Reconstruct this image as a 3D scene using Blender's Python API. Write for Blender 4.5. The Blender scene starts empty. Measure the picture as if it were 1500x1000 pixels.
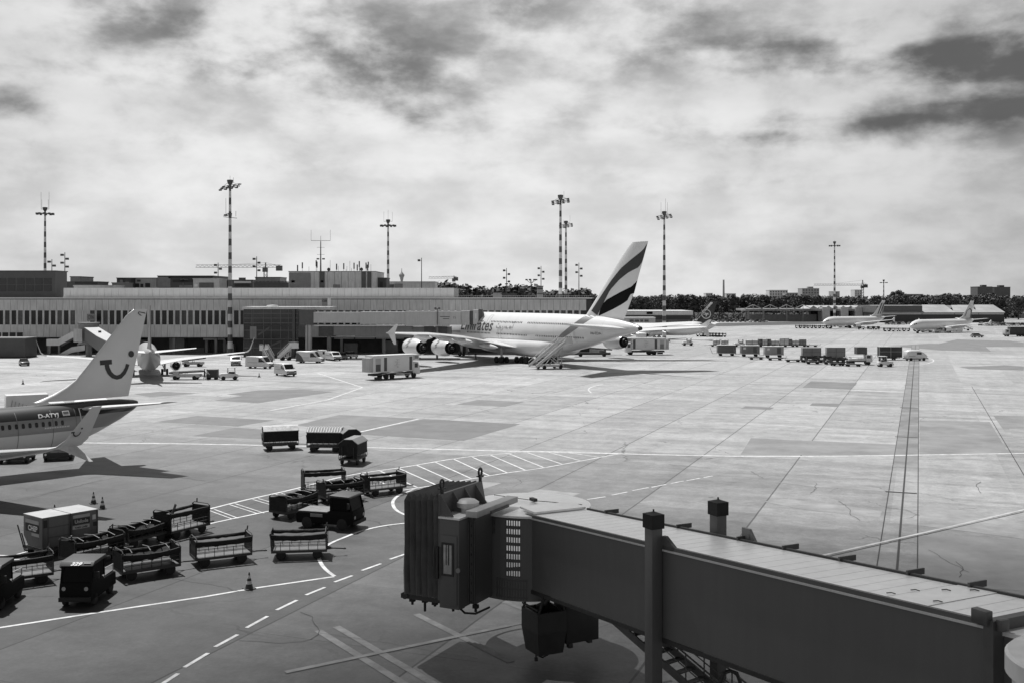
import bpy, bmesh, math, random
from mathutils import Vector, Matrix
RND = random.Random(7)
F, H, HZ = 1550.0, 13.8, 436.0      # focal length in photo pixels, eye height in metres, horizon row
SC = bpy.context.scene
COL = SC.collection
V = Vector
PI = math.pi
rad = math.radians

def G(x, y, z=0.0):
    d = (H - z) * F / (y - HZ)
    return V(((x - 750) * d / F, d, z))

def P(x, y, d):
    return V(((x - 750) * d / F, d, H - (y - HZ) * d / F))

# ------------------------------------------------------------------ materials
MATS = {}
def mat(name, v, rough=.6, var=.15, scale=1.2, metal=0.0, spec=.5, bump=0.0, streak=0.0, coat=0.0, emit=None):
    if name in MATS: return MATS[name]
    m = bpy.data.materials.new(name); m.use_nodes = True
    nt = m.node_tree; N = nt.nodes; L = nt.links
    b = N['Principled BSDF']
    b.inputs['Roughness'].default_value = rough
    b.inputs['Metallic'].default_value = metal
    b.inputs['Specular IOR Level'].default_value = spec
    if coat: b.inputs['Coat Weight'].default_value = coat; b.inputs['Coat Roughness'].default_value = .15
    tc = N.new('ShaderNodeTexCoord')
    n = N.new('ShaderNodeTexNoise'); n.inputs['Scale'].default_value = scale; n.inputs['Detail'].default_value = 6
    n.inputs['Roughness'].default_value = .65
    L.new(tc.outputs['Object'], n.inputs['Vector'])
    mr = N.new('ShaderNodeMapRange')
    mr.inputs['From Min'].default_value = .3; mr.inputs['From Max'].default_value = .7
    mr.inputs['To Min'].default_value = v * (1 - var); mr.inputs['To Max'].default_value = v * (1 + var)
    L.new(n.outputs['Fac'], mr.inputs['Value'])
    out = mr.outputs['Result']
    if streak:
        mp = N.new('ShaderNodeMapping'); mp.inputs['Scale'].default_value = (3, 3, .25)
        L.new(tc.outputs['Object'], mp.inputs['Vector'])
        n2 = N.new('ShaderNodeTexNoise'); n2.inputs['Scale'].default_value = 1.3; n2.inputs['Detail'].default_value = 4
        L.new(mp.outputs['Vector'], n2.inputs['Vector'])
        m2 = N.new('ShaderNodeMapRange'); m2.inputs['From Min'].default_value = .35; m2.inputs['From Max'].default_value = .7
        m2.inputs['To Min'].default_value = 1; m2.inputs['To Max'].default_value = 1 - streak
        L.new(n2.outputs['Fac'], m2.inputs['Value'])
        mu = N.new('ShaderNodeMath'); mu.operation = 'MULTIPLY'
        L.new(out, mu.inputs[0]); L.new(m2.outputs['Result'], mu.inputs[1]); out = mu.outputs[0]
    L.new(out, b.inputs['Base Color'])
    if bump:
        bp = N.new('ShaderNodeBump'); bp.inputs['Strength'].default_value = bump; bp.inputs['Distance'].default_value = .05
        n3 = N.new('ShaderNodeTexNoise'); n3.inputs['Scale'].default_value = scale * 6; n3.inputs['Detail'].default_value = 5
        L.new(tc.outputs['Object'], n3.inputs['Vector']); L.new(n3.outputs['Fac'], bp.inputs['Height'])
        L.new(bp.outputs['Normal'], b.inputs['Normal'])
    MATS[name] = m
    return m

WHITE = mat('white_paint', .7, .35, .05, .8, coat=.3)
OFFW = mat('weathered_white', .6, .5, .12, .9, streak=.15)
LGREY = mat('light_grey_paint', .42, .5, .1, .7, streak=.15)
MGREY = mat('mid_grey_paint', .2, .5, .12, .8, streak=.15)
DGREY = mat('dark_grey_paint', .075, .55, .2, 1.0)
BLACK = mat('black_paint', .022, .55, .3, 1.2)
BLK2 = mat('black_matt', .012, .8, .3, 2)
RUBBER = mat('tyre_rubber', .018, .85, .3, 5)
METAL = mat('galvanised_steel', .38, .42, .15, 2.5, metal=.6)
DMETAL = mat('dark_steel', .09, .5, .25, 2.5, metal=.3)
GLASS = mat('dark_glass', .012, .08, .2, .5, spec=.6)
GLASSM = mat('terminal_glass', .02, .12, .4, .35, spec=.35)
LAMP = mat('lamp_lens', .8, .2, .05)
TARP = mat('black_tarpaulin', .016, .75, .4, 2.0, bump=.5, spec=.25)
CANVAS = mat('grey_canvas', .1, .75, .25, 1.2, bump=.3)
BARK = mat('bark', .06, .9, .3, 2)

# ------------------------------------------------------------------ mesh building
class MB:
    def __init__(s):
        s.v = []; s.f = []; s.m = []; s.sm = []; s.mi = 0
    def add(s, vs, fs, smooth=False):
        b = len(s.v); s.v += [tuple(p) for p in vs]
        for f in fs:
            s.f.append([i + b for i in f]); s.m.append(s.mi); s.sm.append(smooth)
        return s
    def box(s, x0, x1, y0, y1, z0, z1):
        return s.add([(x0,y0,z0),(x1,y0,z0),(x1,y1,z0),(x0,y1,z0),(x0,y0,z1),(x1,y0,z1),(x1,y1,z1),(x0,y1,z1)],
                     [(3,2,1,0),(4,5,6,7),(0,1,5,4),(1,2,6,5),(2,3,7,6),(3,0,4,7)])
    def obox(s, M, sx, sy, sz):          # box centred at M's origin
        vs = [M @ V((x*sx/2, y*sy/2, z*sz/2)) for z in (-1,1) for x, y in ((-1,-1),(1,-1),(1,1),(-1,1))]
        return s.add(vs, [(3,2,1,0),(4,5,6,7),(0,1,5,4),(1,2,6,5),(2,3,7,6),(3,0,4,7)])
    def bar(s, a, b, w, h=None, up=(0,0,1)):
        a, b = V(a), V(b); h = h or w; d = (b - a).normalized(); u = V(up)
        if abs(d.dot(u)) > .98: u = V((1,0,0))
        r = d.cross(u).normalized() * w/2; t = r.cross(d).normalized() * h/2
        return s.add([a-r-t, a+r-t, a+r+t, a-r+t, b-r-t, b+r-t, b+r+t, b-r+t],
                     [(3,2,1,0)[::-1],(4,5,6,7)[::-1],(0,1,5,4)[::-1],(1,2,6,5)[::-1],(2,3,7,6)[::-1],(3,0,4,7)[::-1]])
    def loft(s, rings, c0=True, c1=True, smooth=True, closed=True):
        n = len(rings[0]); vs = [p for r in rings for p in r]; fs = []
        for k in range(len(rings)-1):
            for i in range(n if closed else n-1):
                j = (i+1) % n
                fs.append((k*n+i, k*n+j, (k+1)*n+j, (k+1)*n+i))
        s.add(vs, fs, smooth)
        b = len(s.v) - len(vs)
        for on, k in ((c0, 0), (c1, len(rings)-1)):
            if on:
                f = [b + k*n + i for i in range(n)]
                s.f.append(f[::-1] if k == 0 else f); s.m.append(s.mi); s.sm.append(False)
        return s
    def tube(s, pts, r, n=8, cap=True):
        pts = [V(p) for p in pts]; rs = r if isinstance(r, (list, tuple)) else [r]*len(pts)
        rings = []; pu = None
        for i, p in enumerate(pts):
            d = (pts[min(i+1, len(pts)-1)] - pts[max(i-1, 0)]).normalized()
            u = pu or (V((0,0,1)) if abs(d.z) < .9 else V((1,0,0)))
            a = d.cross(u)
            if a.length < 1e-4: a = d.cross(V((0,1,0)))
            a.normalize(); u2 = a.cross(d).normalized(); pu = u2
            rings.append([p + (a*math.cos(t) + u2*math.sin(t))*rs[i] for t in [2*PI*k/n for k in range(n)]])
        return s.loft(rings, cap, cap)
    def cyl(s, a, b, r0, r1=None, n=14): return s.tube([a, b], [r0, r0 if r1 is None else r1], n)
    def lathe(s, prof, o=(0,0,0), ax='z', n=20, c0=False, c1=False):
        o = V(o); rings = []
        for h, r in prof:
            ring = []
            for k in range(n):
                t = 2*PI*k/n; c, q = r*math.cos(t), r*math.sin(t)
                ring.append(o + (V((c,q,h)) if ax == 'z' else V((h,c,q)) if ax == 'x' else V((q,h,c))))
            rings.append(ring)
        return s.loft(rings, c0, c1)
    def prism(s, poly, a0, a1, ax='y'):  # poly of (u,w); extruded along the axis from a0 to a1
        def q(u, w, a): return (u,a,w) if ax == 'y' else (a,u,w) if ax == 'x' else (u,w,a)
        n = len(poly); vs = [q(u,w,a0) for u,w in poly] + [q(u,w,a1) for u,w in poly]
        return s.add(vs, [tuple(range(n)), tuple(range(2*n-1, n-1, -1))] + [(i, n+i, n+(i+1)%n, (i+1)%n) for i in range(n)])
    def poly(s, pts): return s.add(pts, [tuple(range(len(pts)))])
    def wheel(s, x, y, z, r, w, n=16):
        return s.lathe([(-w/2, r*.3), (-w/2, r*.86), (-w*.38, r), (w*.38, r), (w/2, r*.86), (w/2, r*.3)], (x, y, z), 'y', n, True, True)
    def build(s, name, mats, parent=None, bevel=0.0, ang=35, loc=None):
        me = bpy.data.meshes.new(name); me.from_pydata(s.v, [], s.f)
        for m in (mats if isinstance(mats, (list, tuple)) else [mats]): me.materials.append(m)
        me.polygons.foreach_set('material_index', s.m); me.polygons.foreach_set('use_smooth', s.sm)
        bm = bmesh.new(); bm.from_mesh(me)
        bmesh.ops.recalc_face_normals(bm, faces=bm.faces)
        if bevel:
            es = [e for e in bm.edges if len(e.link_faces) == 2 and e.calc_face_angle(0) > rad(25)]
            bmesh.ops.bevel(bm, geom=es, offset=bevel, offset_type='OFFSET', segments=2, profile=.5, affect='EDGES', clamp_overlap=True)
            for f in bm.faces: f.smooth = True
        bm.to_mesh(me); bm.free()
        if any(s.sm) or bevel:
            try: me.set_sharp_from_angle(angle=rad(ang))
            except Exception: pass
        o = bpy.data.objects.new(name, me); COL.objects.link(o)
        if parent is not None: o.parent = parent
        if loc is not None: o.location = loc
        return o

def meta(o, label=None, cat=None, group=None, kind=None):
    if label: o['label'] = label
    if cat: o['category'] = cat
    if group: o['group'] = group
    if kind: o['kind'] = kind
    return o
def thing(name, label, cat, loc=(0,0,0), rz=0.0, group=None):
    o = bpy.data.objects.new(name, None); COL.objects.link(o)
    o.location = loc; o.rotation_euler = (0, 0, rz); o.empty_display_size = .3
    return meta(o, label, cat, group)
def dup(root, loc, rz, label, group=None, parent=None):
    def cp(o, par):
        c = o.copy(); COL.objects.link(c)
        if par is not None: c.parent = par
        for ch in o.children: cp(ch, c)
        return c
    r = cp(root, None); r.location = loc; r.rotation_euler = (0, 0, rz); r['label'] = label
    if group: r['group'] = group
    return r
def once(proto):                      # the first placement moves the prototype, later ones copy it
    st = [0]
    def put(loc, rz, label, group=None):
        if st[0] == 0:
            st[0] = 1; proto.location = loc; proto.rotation_euler = (0, 0, rz); proto['label'] = label
            if group: proto['group'] = group
            return proto
        return dup(proto, loc, rz, label, group)
    return put
def mtx(o): return Matrix.Translation(o.location) @ Matrix.Rotation(o.rotation_euler.z, 4, 'Z')
def text_mesh(txt, size=1.0, shear=0.0, bold=0.0, spacing=1.0):   # verts (u,w) and faces of flat lettering, cut into strips
    cu = bpy.data.curves.new('lettering', 'FONT'); cu.body = txt; cu.size = size; cu.shear = shear; cu.offset = bold
    cu.space_character = spacing; cu.resolution_u = 3
    o = bpy.data.objects.new('lettering', cu); COL.objects.link(o)
    dg = bpy.context.evaluated_depsgraph_get(); dg.update()
    me = bpy.data.meshes.new_from_object(o.evaluated_get(dg))
    bpy.data.objects.remove(o); bpy.data.curves.remove(cu)
    return me
def cut_mesh(me, n):
    bm = bmesh.new(); bm.from_mesh(me)
    ys = [v.co.y for v in bm.verts]; y0, y1 = min(ys), max(ys)
    for k in range(1, n):
        bmesh.ops.bisect_plane(bm, geom=bm.verts[:]+bm.edges[:]+bm.faces[:], plane_co=(0, y0+(y1-y0)*k/n, 0), plane_no=(0,1,0))
    vs = [v.co.copy() for v in bm.verts]; bm.verts.index_update()
    fs = [[v.index for v in f.verts] for f in bm.faces]
    bm.free(); bpy.data.meshes.remove(me)
    return vs, fs
def write(name, txt, m, parent, fn, size=1., shear=0., bold=0., n=1, width=None, spacing=1.):
    vs, fs = cut_mesh(text_mesh(txt, size, shear, bold, spacing), n)
    if width:
        x0 = min(v.x for v in vs); x1 = max(v.x for v in vs); k = width/(x1-x0)
    else: x0 = 0; k = 1
    return MB().add([fn((v.x-x0)*k, v.y) for v in vs], fs).build(name, m, parent)
def interp(tab, x):
    if x <= tab[0][0]: return tab[0][1]
    for (a, p), (b, q) in zip(tab, tab[1:]):
        if x <= b: return p + (q-p)*(x-a)/(b-a) if b > a else q
    return tab[-1][1]

# ------------------------------------------------------------------ camera, sun, sky
cam = bpy.data.cameras.new('camera'); co = bpy.data.objects.new('camera', cam); COL.objects.link(co)
co.location = (0, 0, H); co.rotation_euler = (PI/2, 0, 0)
cam.sensor_width = 36; cam.lens = F/1500*36; cam.shift_y = -(500-HZ)/1500; cam.clip_start = .1; cam.clip_end = 30000
SC.camera = co
sd = V((.30, -.45, -1)).normalized()
sl = bpy.data.lights.new('sun', 'SUN'); so = bpy.data.objects.new('sun', sl); COL.objects.link(so)
so.rotation_euler = sd.to_track_quat('-Z', 'Y').to_euler(); sl.energy = 5.0; sl.angle = rad(.5); sl.color = (1, 1, 1)
EL = math.asin(-sd.z); AZ = math.atan2(-sd.x, -sd.y)
SC.view_settings.view_transform = 'Standard'; SC.view_settings.look = 'None'
SC.view_settings.exposure = .25; SC.view_settings.gamma = 1

w = bpy.data.worlds.new('World'); SC.world = w; w.use_nodes = True
nt = w.node_tree; N = nt.nodes; L = nt.links
def val(x):
    n = N.new('ShaderNodeValue'); n.outputs[0].default_value = x; return n.outputs[0]
def mth(op, a, b=None, clamp=False):
    n = N.new('ShaderNodeMath'); n.operation = op; n.use_clamp = clamp
    for i, q in enumerate((a, b)):
        if q is None: continue
        if isinstance(q, (int, float)): n.inputs[i].default_value = q
        else: L.new(q, n.inputs[i])
    return n.outputs[0]
def mrange(x, a, b, c, d, smooth=True):
    n = N.new('ShaderNodeMapRange'); n.interpolation_type = 'SMOOTHSTEP' if smooth else 'LINEAR'
    L.new(x, n.inputs['Value'])
    for k, q in zip(('From Min','From Max','To Min','To Max'), (a,b,c,d)): n.inputs[k].default_value = q
    return n.outputs['Result']
tc = N.new('ShaderNodeTexCoord'); DIR = tc.outputs['Generated']
sx = N.new('ShaderNodeSeparateXYZ'); L.new(DIR, sx.inputs[0])
def noise(scale, stretch, detail, rough=.55, dist=0., off=0.):
    mp = N.new('ShaderNodeMapping'); mp.inputs['Scale'].default_value = stretch; mp.inputs['Location'].default_value = (off, off*.7, off*.3)
    L.new(DIR, mp.inputs[0])
    n = N.new('ShaderNodeTexNoise'); n.inputs['Scale'].default_value = scale; n.inputs['Detail'].default_value = detail
    n.inputs['Roughness'].default_value = rough; n.inputs['Distortion'].default_value = dist
    L.new(mp.outputs[0], n.inputs['Vector']); return n.outputs['Fac']
def blob(x, y, rx, ry):        # 1 inside a patch of sky round a bearing, 0 outside
    d = V((x-750, F, HZ-y)).normalized()
    r = V((d.y, -d.x, 0)).normalized(); u = r.cross(d); k = F/ d.y
    def dot(ax, s):
        n = N.new('ShaderNodeVectorMath'); n.operation = 'DOT_PRODUCT'; L.new(DIR, n.inputs[0]); n.inputs[1].default_value = ax
        return mth('MULTIPLY', n.outputs['Value'], s)
    a = dot(r, F/rx); b0 = dot(u, F/ry)
    a = mth('POWER', a, 2.0); b0 = mth('POWER', b0, 2.0)
    q = mth('ADD', a, b0)
    front = dot(d, 1.0)
    g = mth('EXPONENT', mth('MULTIPLY', q, -1.0))
    return mth('MULTIPLY', g, mth('GREATER_THAN', front, 0.0))
big = noise(3.6, (1, 1, 2.4), 8, .58, .0, 3.1)
fine = noise(11.0, (1, 1, 1.9), 8, .56, .08, 1.7)
streaks = noise(4.5, (1, 1, 6.5), 4, .45, .0, 5.3)
# openings in the cloud deck
gaps = None
for x, y, rx, ry, s in ((400,70,200,66,.66),(560,120,130,45,.45),(190,25,110,35,.5),(15,150,55,28,.6),(150,165,45,15,.2),
                        (605,168,45,14,.4),(1000,75,130,48,.62),(760,20,60,30,.4),(1340,80,210,40,.68),(1500,120,130,48,.66),(1270,172,130,28,.55),
                        (1090,203,90,12,.38),(1460,20,110,25,.55),(1500,160,110,14,.5),(1010,20,80,25,.3),(1200,55,120,20,.3)):
    g = mth('MULTIPLY', blob(x, y, rx, ry), s)
    gaps = g if gaps is None else mth('ADD', gaps, g)
tex = mth('ADD', mth('MULTIPLY', mrange(big, .3, .7, 0, 1), .42), mth('ADD', mth('MULTIPLY', mrange(fine, .3, .7, 0, 1), .5), mth('MULTIPLY', mrange(streaks, .35, .65, 0, 1), .22)))
low = mrange(sx.outputs['Z'], .16, .06, 0, .6)
rightw = mrange(sx.outputs['X'], .05, .25, 0, .92); leftw = mth('SUBTRACT', .92, rightw)
cov = mth('SUBTRACT', mth('ADD', mth('ADD', tex, .42), low), mth('MULTIPLY', gaps, mth('ADD', mth('MULTIPLY', mrange(fine, .25, .75, 1.2, .45), leftw), mth('MULTIPLY', mth('MULTIPLY', mrange(streaks, .3, .68, 1.1, .4), mrange(fine, .25, .75, 1.2, .6)), rightw))))
high = mrange(sx.outputs['Z'], .27, .6, 0, .75)          # the deck thins out overhead
behind = mrange(sx.outputs['Y'], .35, -.2, 0, .25)
cov = mth('SUBTRACT', mth('SUBTRACT', cov, high), behind)
cov = mrange(cov, .0, 1.12, 0, 1)
rightside = mrange(sx.outputs['X'], .05, .55, 0, 1)
bright = mth('ADD', mth('MULTIPLY', mrange(fine, .3, .7, -.1, .06), 1.0), .67)
bright = mth('SUBTRACT', bright, mth('MULTIPLY', rightside, .2))
bright = mth('SUBTRACT', bright, mth('MULTIPLY', mrange(streaks, .4, .7, 0, .07), 1.0))
leftd = mrange(sx.outputs['X'], -.25, -.5, 0, .1)
bright = mth('SUBTRACT', bright, leftd)
sky = N.new('ShaderNodeTexSky'); sky.sky_type = 'NISHITA'; sky.sun_disc = False
sky.sun_elevation = EL; sky.sun_rotation = AZ; sky.air_density = 1.0; sky.dust_density = .6
sc = N.new('ShaderNodeSeparateColor'); L.new(sky.outputs[0], sc.inputs[0])
STR = .1
red = mth('MULTIPLY', mth('MINIMUM', mth('MULTIPLY', sc.outputs[0], .8), 1.75), mth('MULTIPLY', mrange(sx.outputs['X'], .12, .35, 1.0, .6), mth('ADD', .72, mth('MULTIPLY', mth('ADD', fine, streaks), .32))))      # a red filter over black-and-white film
mixn = N.new('ShaderNodeMix'); mixn.data_type = 'FLOAT'
L.new(cov, mixn.inputs[0]); L.new(red, mixn.inputs[2]); L.new(mth('MULTIPLY', bright, 1/STR), mixn.inputs[3])
cc = N.new('ShaderNodeCombineColor')
for i in range(3): L.new(mixn.outputs[0], cc.inputs[i])
bg = N['Background']; L.new(cc.outputs[0], bg.inputs['Color']); bg.inputs['Strength'].default_value = STR
# ------------------------------------------------------------------ ground
GD = V((.3594, .9332, 0)); GP = V((.9332, -.3594, 0))     # direction of the slab rows and across them
def ground_material():
    m = bpy.data.materials.new('apron_concrete'); m.use_nodes = True
    nt = m.node_tree; N = nt.nodes; L = nt.links; b = N['Principled BSDF']
    def mt(op, a, c=None, cl=False):
        n = N.new('ShaderNodeMath'); n.operation = op; n.use_clamp = cl
        for i, q in enumerate((a, c)):
            if q is None: continue
            if isinstance(q, (int, float)): n.inputs[i].default_value = q
            else: L.new(q, n.inputs[i])
        return n.outputs[0]
    def mr(x, a, b_, c, d):
        n = N.new('ShaderNodeMapRange'); L.new(x, n.inputs['Value'])
        for k, q in zip(('From Min','From Max','To Min','To Max'), (a,b_,c,d)): n.inputs[k].default_value = q
        return n.outputs['Result']
    tc = N.new('ShaderNodeTexCoord')
    def dot(ax):
        n = N.new('ShaderNodeVectorMath'); n.operation = 'DOT_PRODUCT'; L.new(tc.outputs['Object'], n.inputs[0]); n.inputs[1].default_value = ax
        return n.outputs['Value']
    u, v = dot(GP), dot(GD)
    def comb(a, c):
        n = N.new('ShaderNodeCombineXYZ'); L.new(a, n.inputs[0]); L.new(c, n.inputs[1]); return n.outputs[0]
    def nz(vec, s, det=6, ro=.6, di=0):
        n = N.new('ShaderNodeTexNoise'); n.inputs['Scale'].default_value = s; n.inputs['Detail'].default_value = det
        n.inputs['Roughness'].default_value = ro; n.inputs['Distortion'].default_value = di
        L.new(vec, n.inputs['Vector']); return n.outputs['Fac']
    su = mt('DIVIDE', mt('ADD', u, 9.7+80), 8.0); sv = mt('DIVIDE', mt('ADD', v, 3.0), 8.0)
    fu, fv = mt('FLOOR', su), mt('FLOOR', sv)
    wn = N.new('ShaderNodeTexWhiteNoise'); wn.noise_dimensions = '2D'; L.new(comb(fu, mt('FLOOR', mt('DIVIDE', sv, 3.0))), wn.inputs['Vector'])
    wn2 = N.new('ShaderNodeTexWhiteNoise'); wn2.noise_dimensions = '2D'; L.new(comb(fu, fv), wn2.inputs['Vector'])
    # older dark slabs near, paler further out; foreground shade also painted into the rows
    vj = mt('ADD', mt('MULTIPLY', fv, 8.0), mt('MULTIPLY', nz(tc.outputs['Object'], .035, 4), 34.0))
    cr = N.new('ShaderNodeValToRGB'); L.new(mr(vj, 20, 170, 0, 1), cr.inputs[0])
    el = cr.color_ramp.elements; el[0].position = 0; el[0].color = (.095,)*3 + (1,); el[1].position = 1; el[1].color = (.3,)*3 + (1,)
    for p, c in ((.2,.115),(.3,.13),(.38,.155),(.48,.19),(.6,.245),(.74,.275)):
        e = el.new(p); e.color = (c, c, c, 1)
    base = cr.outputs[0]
    smear = nz(comb(mt('MULTIPLY', u, .035), mt('MULTIPLY', v, .3)), 1.0, 7, .62, .6)
    smear2 = nz(comb(mt('MULTIPLY', u, .5), mt('MULTIPLY', v, .02)), 1.0, 5, .6, .3)
    spots = nz(tc.outputs['Object'], .55, 9, .68, .4)
    fine = nz(tc.outputs['Object'], 6.0, 4, .7)
    k = mt('MULTIPLY', mr(smear, .25, .75, .7, 1.28), mr(spots, .25, .75, .72, 1.25))
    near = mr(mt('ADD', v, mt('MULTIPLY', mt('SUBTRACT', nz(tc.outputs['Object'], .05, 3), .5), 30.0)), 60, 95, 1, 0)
    left_shade = mr(mt('ADD', mt('MULTIPLY', fu, 8.0), mt('MULTIPLY', nz(tc.outputs['Object'], .06, 3), 16.0)), 60, 110, .4, 1.85)  # shade of the left foreground painted into the slab colour
    k = mt('MULTIPLY', k, mt('ADD', mt('MULTIPLY', near, mt('SUBTRACT', left_shade, 1.0)), 1.0))
    k = mt('MULTIPLY', k, mr(nz(tc.outputs['Object'], 1.9, 6, .7, .3), .28, .72, .84, 1.16))
    k = mt('MULTIPLY', k, mr(smear2, .3, .7, .93, 1.07))
    k = mt('MULTIPLY', k, mr(fine, .3, .7, .87, 1.13))
    k = mt('MULTIPLY', k, mr(wn.outputs['Value'], 0, 1, .88, 1.1))
    k = mt('MULTIPLY', k, mr(wn2.outputs['Value'], 0, 1, .93, 1.06))
    # joints
    def joint(x, w):
        fr = mt('FRACT', x); return mt('GREATER_THAN', mt('ABSOLUTE', mt('SUBTRACT', fr, .5)), .5 - w)
    wob = mt('MULTIPLY', mt('SUBTRACT', nz(tc.outputs['Object'], .4, 3), .5), .01)
    j1 = mt('MULTIPLY', joint(mt('ADD', su, wob), .0065), mt('LESS_THAN', u, -4.0))
    j2 = mt('MULTIPLY', joint(mt('DIVIDE', sv, 1.0), .0042), mr(nz(tc.outputs['Object'], .09, 2), .45, .6, .0, .7))
    jj = mt('SUBTRACT', 1.0, mt('MULTIPLY', mt('MAXIMUM', j1, j2), .68))
    warp = N.new('ShaderNodeVectorMath'); warp.operation = 'MULTIPLY_ADD'; nn = N.new('ShaderNodeTexNoise'); nn.inputs['Scale'].default_value = .25; nn.inputs['Detail'].default_value = 6
    L.new(tc.outputs['Object'], nn.inputs['Vector']); L.new(nn.outputs['Color'], warp.inputs[0]); warp.inputs[1].default_value = (5, 5, 0); L.new(tc.outputs['Object'], warp.inputs[2])
    vo = N.new('ShaderNodeTexVoronoi'); vo.feature = 'DISTANCE_TO_EDGE'; vo.inputs['Scale'].default_value = .075; L.new(warp.outputs[0], vo.inputs['Vector'])
    ck = mt('MULTIPLY', mt('LESS_THAN', vo.outputs['Distance'], .0035), mr(nz(tc.outputs['Object'], .06, 3), .5, .58, 0, .55))
    oil = mr(nz(tc.outputs['Object'], .22, 5, .7, .8), .66, .76, 1, .72)
    k = mt('MULTIPLY', mt('MULTIPLY', k, jj), mt('MULTIPLY', oil, mt('SUBTRACT', 1.0, ck)))
    mul = N.new('ShaderNodeVectorMath'); mul.operation = 'SCALE'; L.new(base, mul.inputs[0]); L.new(k, mul.inputs['Scale'])
    L.new(mul.outputs[0], b.inputs['Base Color'])
    L.new(mr(smear, .3, .7, .48, .68), b.inputs['Roughness']); b.inputs['Specular IOR Level'].default_value = .35
    bp = N.new('ShaderNodeBump'); bp.inputs['Strength'].default_value = .25; bp.inputs['Distance'].default_value = .02
    L.new(fine, bp.inputs['Height']); L.new(bp.outputs[0], b.inputs['Normal'])
    return m
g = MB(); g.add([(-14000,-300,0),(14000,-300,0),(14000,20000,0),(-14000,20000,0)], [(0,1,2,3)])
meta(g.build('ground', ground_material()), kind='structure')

PATCH = mat('asphalt_patch', .12, .75, .22, .35, streak=0, bump=.2)
PATCHM = mat('asphalt_patch_worn', .145, .75, .22, .3, bump=.2)
PATCHD = mat('old_concrete', .185, .7, .3, .22, bump=.2)
GRASS = mat('grass_verge', .055, .9, .35, .1, bump=.4)
PAINT = mat('marking_paint', .5, .65, .35, 1.6)
PAINTW = mat('worn_marking_paint', .17, .7, .35, 1.2)
PAINTM = mat('faded_marking_paint', .38, .7, .3, 1.0)
SEAL = mat('joint_sealant', .012, .6, .3, 1)
def gz(x, y, z): p = G(x, y); return (p.x, p.y, z)
pm = MB(); pz = [.004]
def pzn(): pz[0] += .00025; return pz[0]
for poly in ([(314,586),(356,579),(332,577),(378,571),(440,570),(488,573.6),(436,581),(378,590)],
             [(227,617.5),(290,608.5),(402,615),(348,624)], [(281,638),(344,625.6),(408,630),(393,643)],
             [(517,635),(621,613),(762.5,620.6),(679,645)],
             [(196,576.5),(236,573),(292,575.6),(220,581)]):
    z_ = pzn(); pm.poly([gz(x, y, z_) for x, y in poly])
pm.mi = 1
for poly in ([(434,622),(497,607),(612,612.5),(513,634)], [(1175.6,567),(1188,557.6),(1255.5,560.6),(1247,570)],
             [(1186,593.5),(1190,590),(1231,591),(1228,595.5)], [(1085,598),(1092,594.5),(1134,596.5),(1128,599.5)],
             [(668,592),(699.5,585),(769,588),(740,595)],
             [(1405,537),(1470,534.5),(1500,536),(1500,542),(1420,540)],
             [(1300,506.5),(1360,503),(1440,505),(1452,514.5),(1380,513)], [(1368,505),(1402,497),(1480,499),(1500,501.5),(1500,508),(1440,508)]):
    z_ = pzn(); pm.poly([gz(x, y, z_) for x, y in poly])
pm.mi = 2
for poly in ([(1347,615),(1450,617.5),(1478,664.5),(1347,666)], [(1346,782),(1499,790),(1590,870),(1345.5,856)],
             [(1455,608),(1500,609),(1500,632),(1472,632)], [(1100,641),(1321,651),(1318,667),(1085,665)]):
    z_ = pzn(); pm.poly([gz(x, y, z_) for x, y in poly])
pm.mi = 3
for poly in ([(1118,734),(1150,730),(1225,738),(1292,748),(1289,757),(1180,746)], [(1348,744),(1362,735),(1430,752),(1500,768),(1500,789),(1420,778),(1346.5,769)], [(1135,706),(1200,707),(1296,716),(1294,719),(1190,712)],
             [(700,742),(790,716),(850,722),(800,742)], [(610,716),(680,704),(735,707),(690,722)], [(1478,627),(1500,628),(1500,641),(1484,640)]):
    z_ = pzn(); pm.poly([gz(x, y, z_) for x, y in poly])
PATCHL = mat('pale_cement', .225, .65, .3, .5, bump=.2)
meta(pm.build('apron_patches', [PATCH, PATCHM, PATCHD, PATCHL]), kind='structure')

def strip(mb, pts, w, z):
    ps = [G(*p) if not isinstance(p, V) else p for p in pts]; q = []
    for i, p in enumerate(ps):
        d = (ps[min(i+1, len(ps)-1)] - ps[max(i-1, 0)]); d.z = 0; d.normalize(); n = V((-d.y, d.x, 0)) * w/2
        q.append((p+n, p-n))
    vs = [(a.x, a.y, z) for pr in q for a in pr]
    mb.add(vs, [(2*i, 2*i+1, 2*i+3, 2*i+2) for i in range(len(ps)-1)])
def smooth(pts, n=5):
    out = []
    for i in range(len(pts)-1):
        p0, p1, p2, p3 = (V((*pts[max(0, min(len(pts)-1, i+k))], 0)) for k in (-1, 0, 1, 2))
        for j in range(n):
            t = j/n
            p = .5*((2*p1) + (p2-p0)*t + (2*p0-5*p1+4*p2-p3)*t*t + (3*p1-p0-3*p2+p3)*t**3); out.append((p.x, p.y))
    return out + [pts[-1]]
mk = MB(); Z1, Z2 = .012, .016
strip(mk, smooth([(-60,646),(160,648.5),(300,650),(560,655.5),(740,660),(905,664),(1100,668),(1250,667.2),(1400,665),(1600,662)]), .42, Z1)
up = [(140,783),(230,762),(306,745),(336,737.5),(370,729.5),(404,722),(434,715),(510,696),(596,683),(668,671),(731,664.5),(800,660.5),(905,663.5)]
lo = [(250,781),(306,767),(330,761.5),(416,743.5),(480,731),(600,716),(731,694),(800,684),(905,664.5)]
strip(mk, smooth(up), .24, Z1+.001); strip(mk, smooth(lo), .2, Z1+.002)
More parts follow.
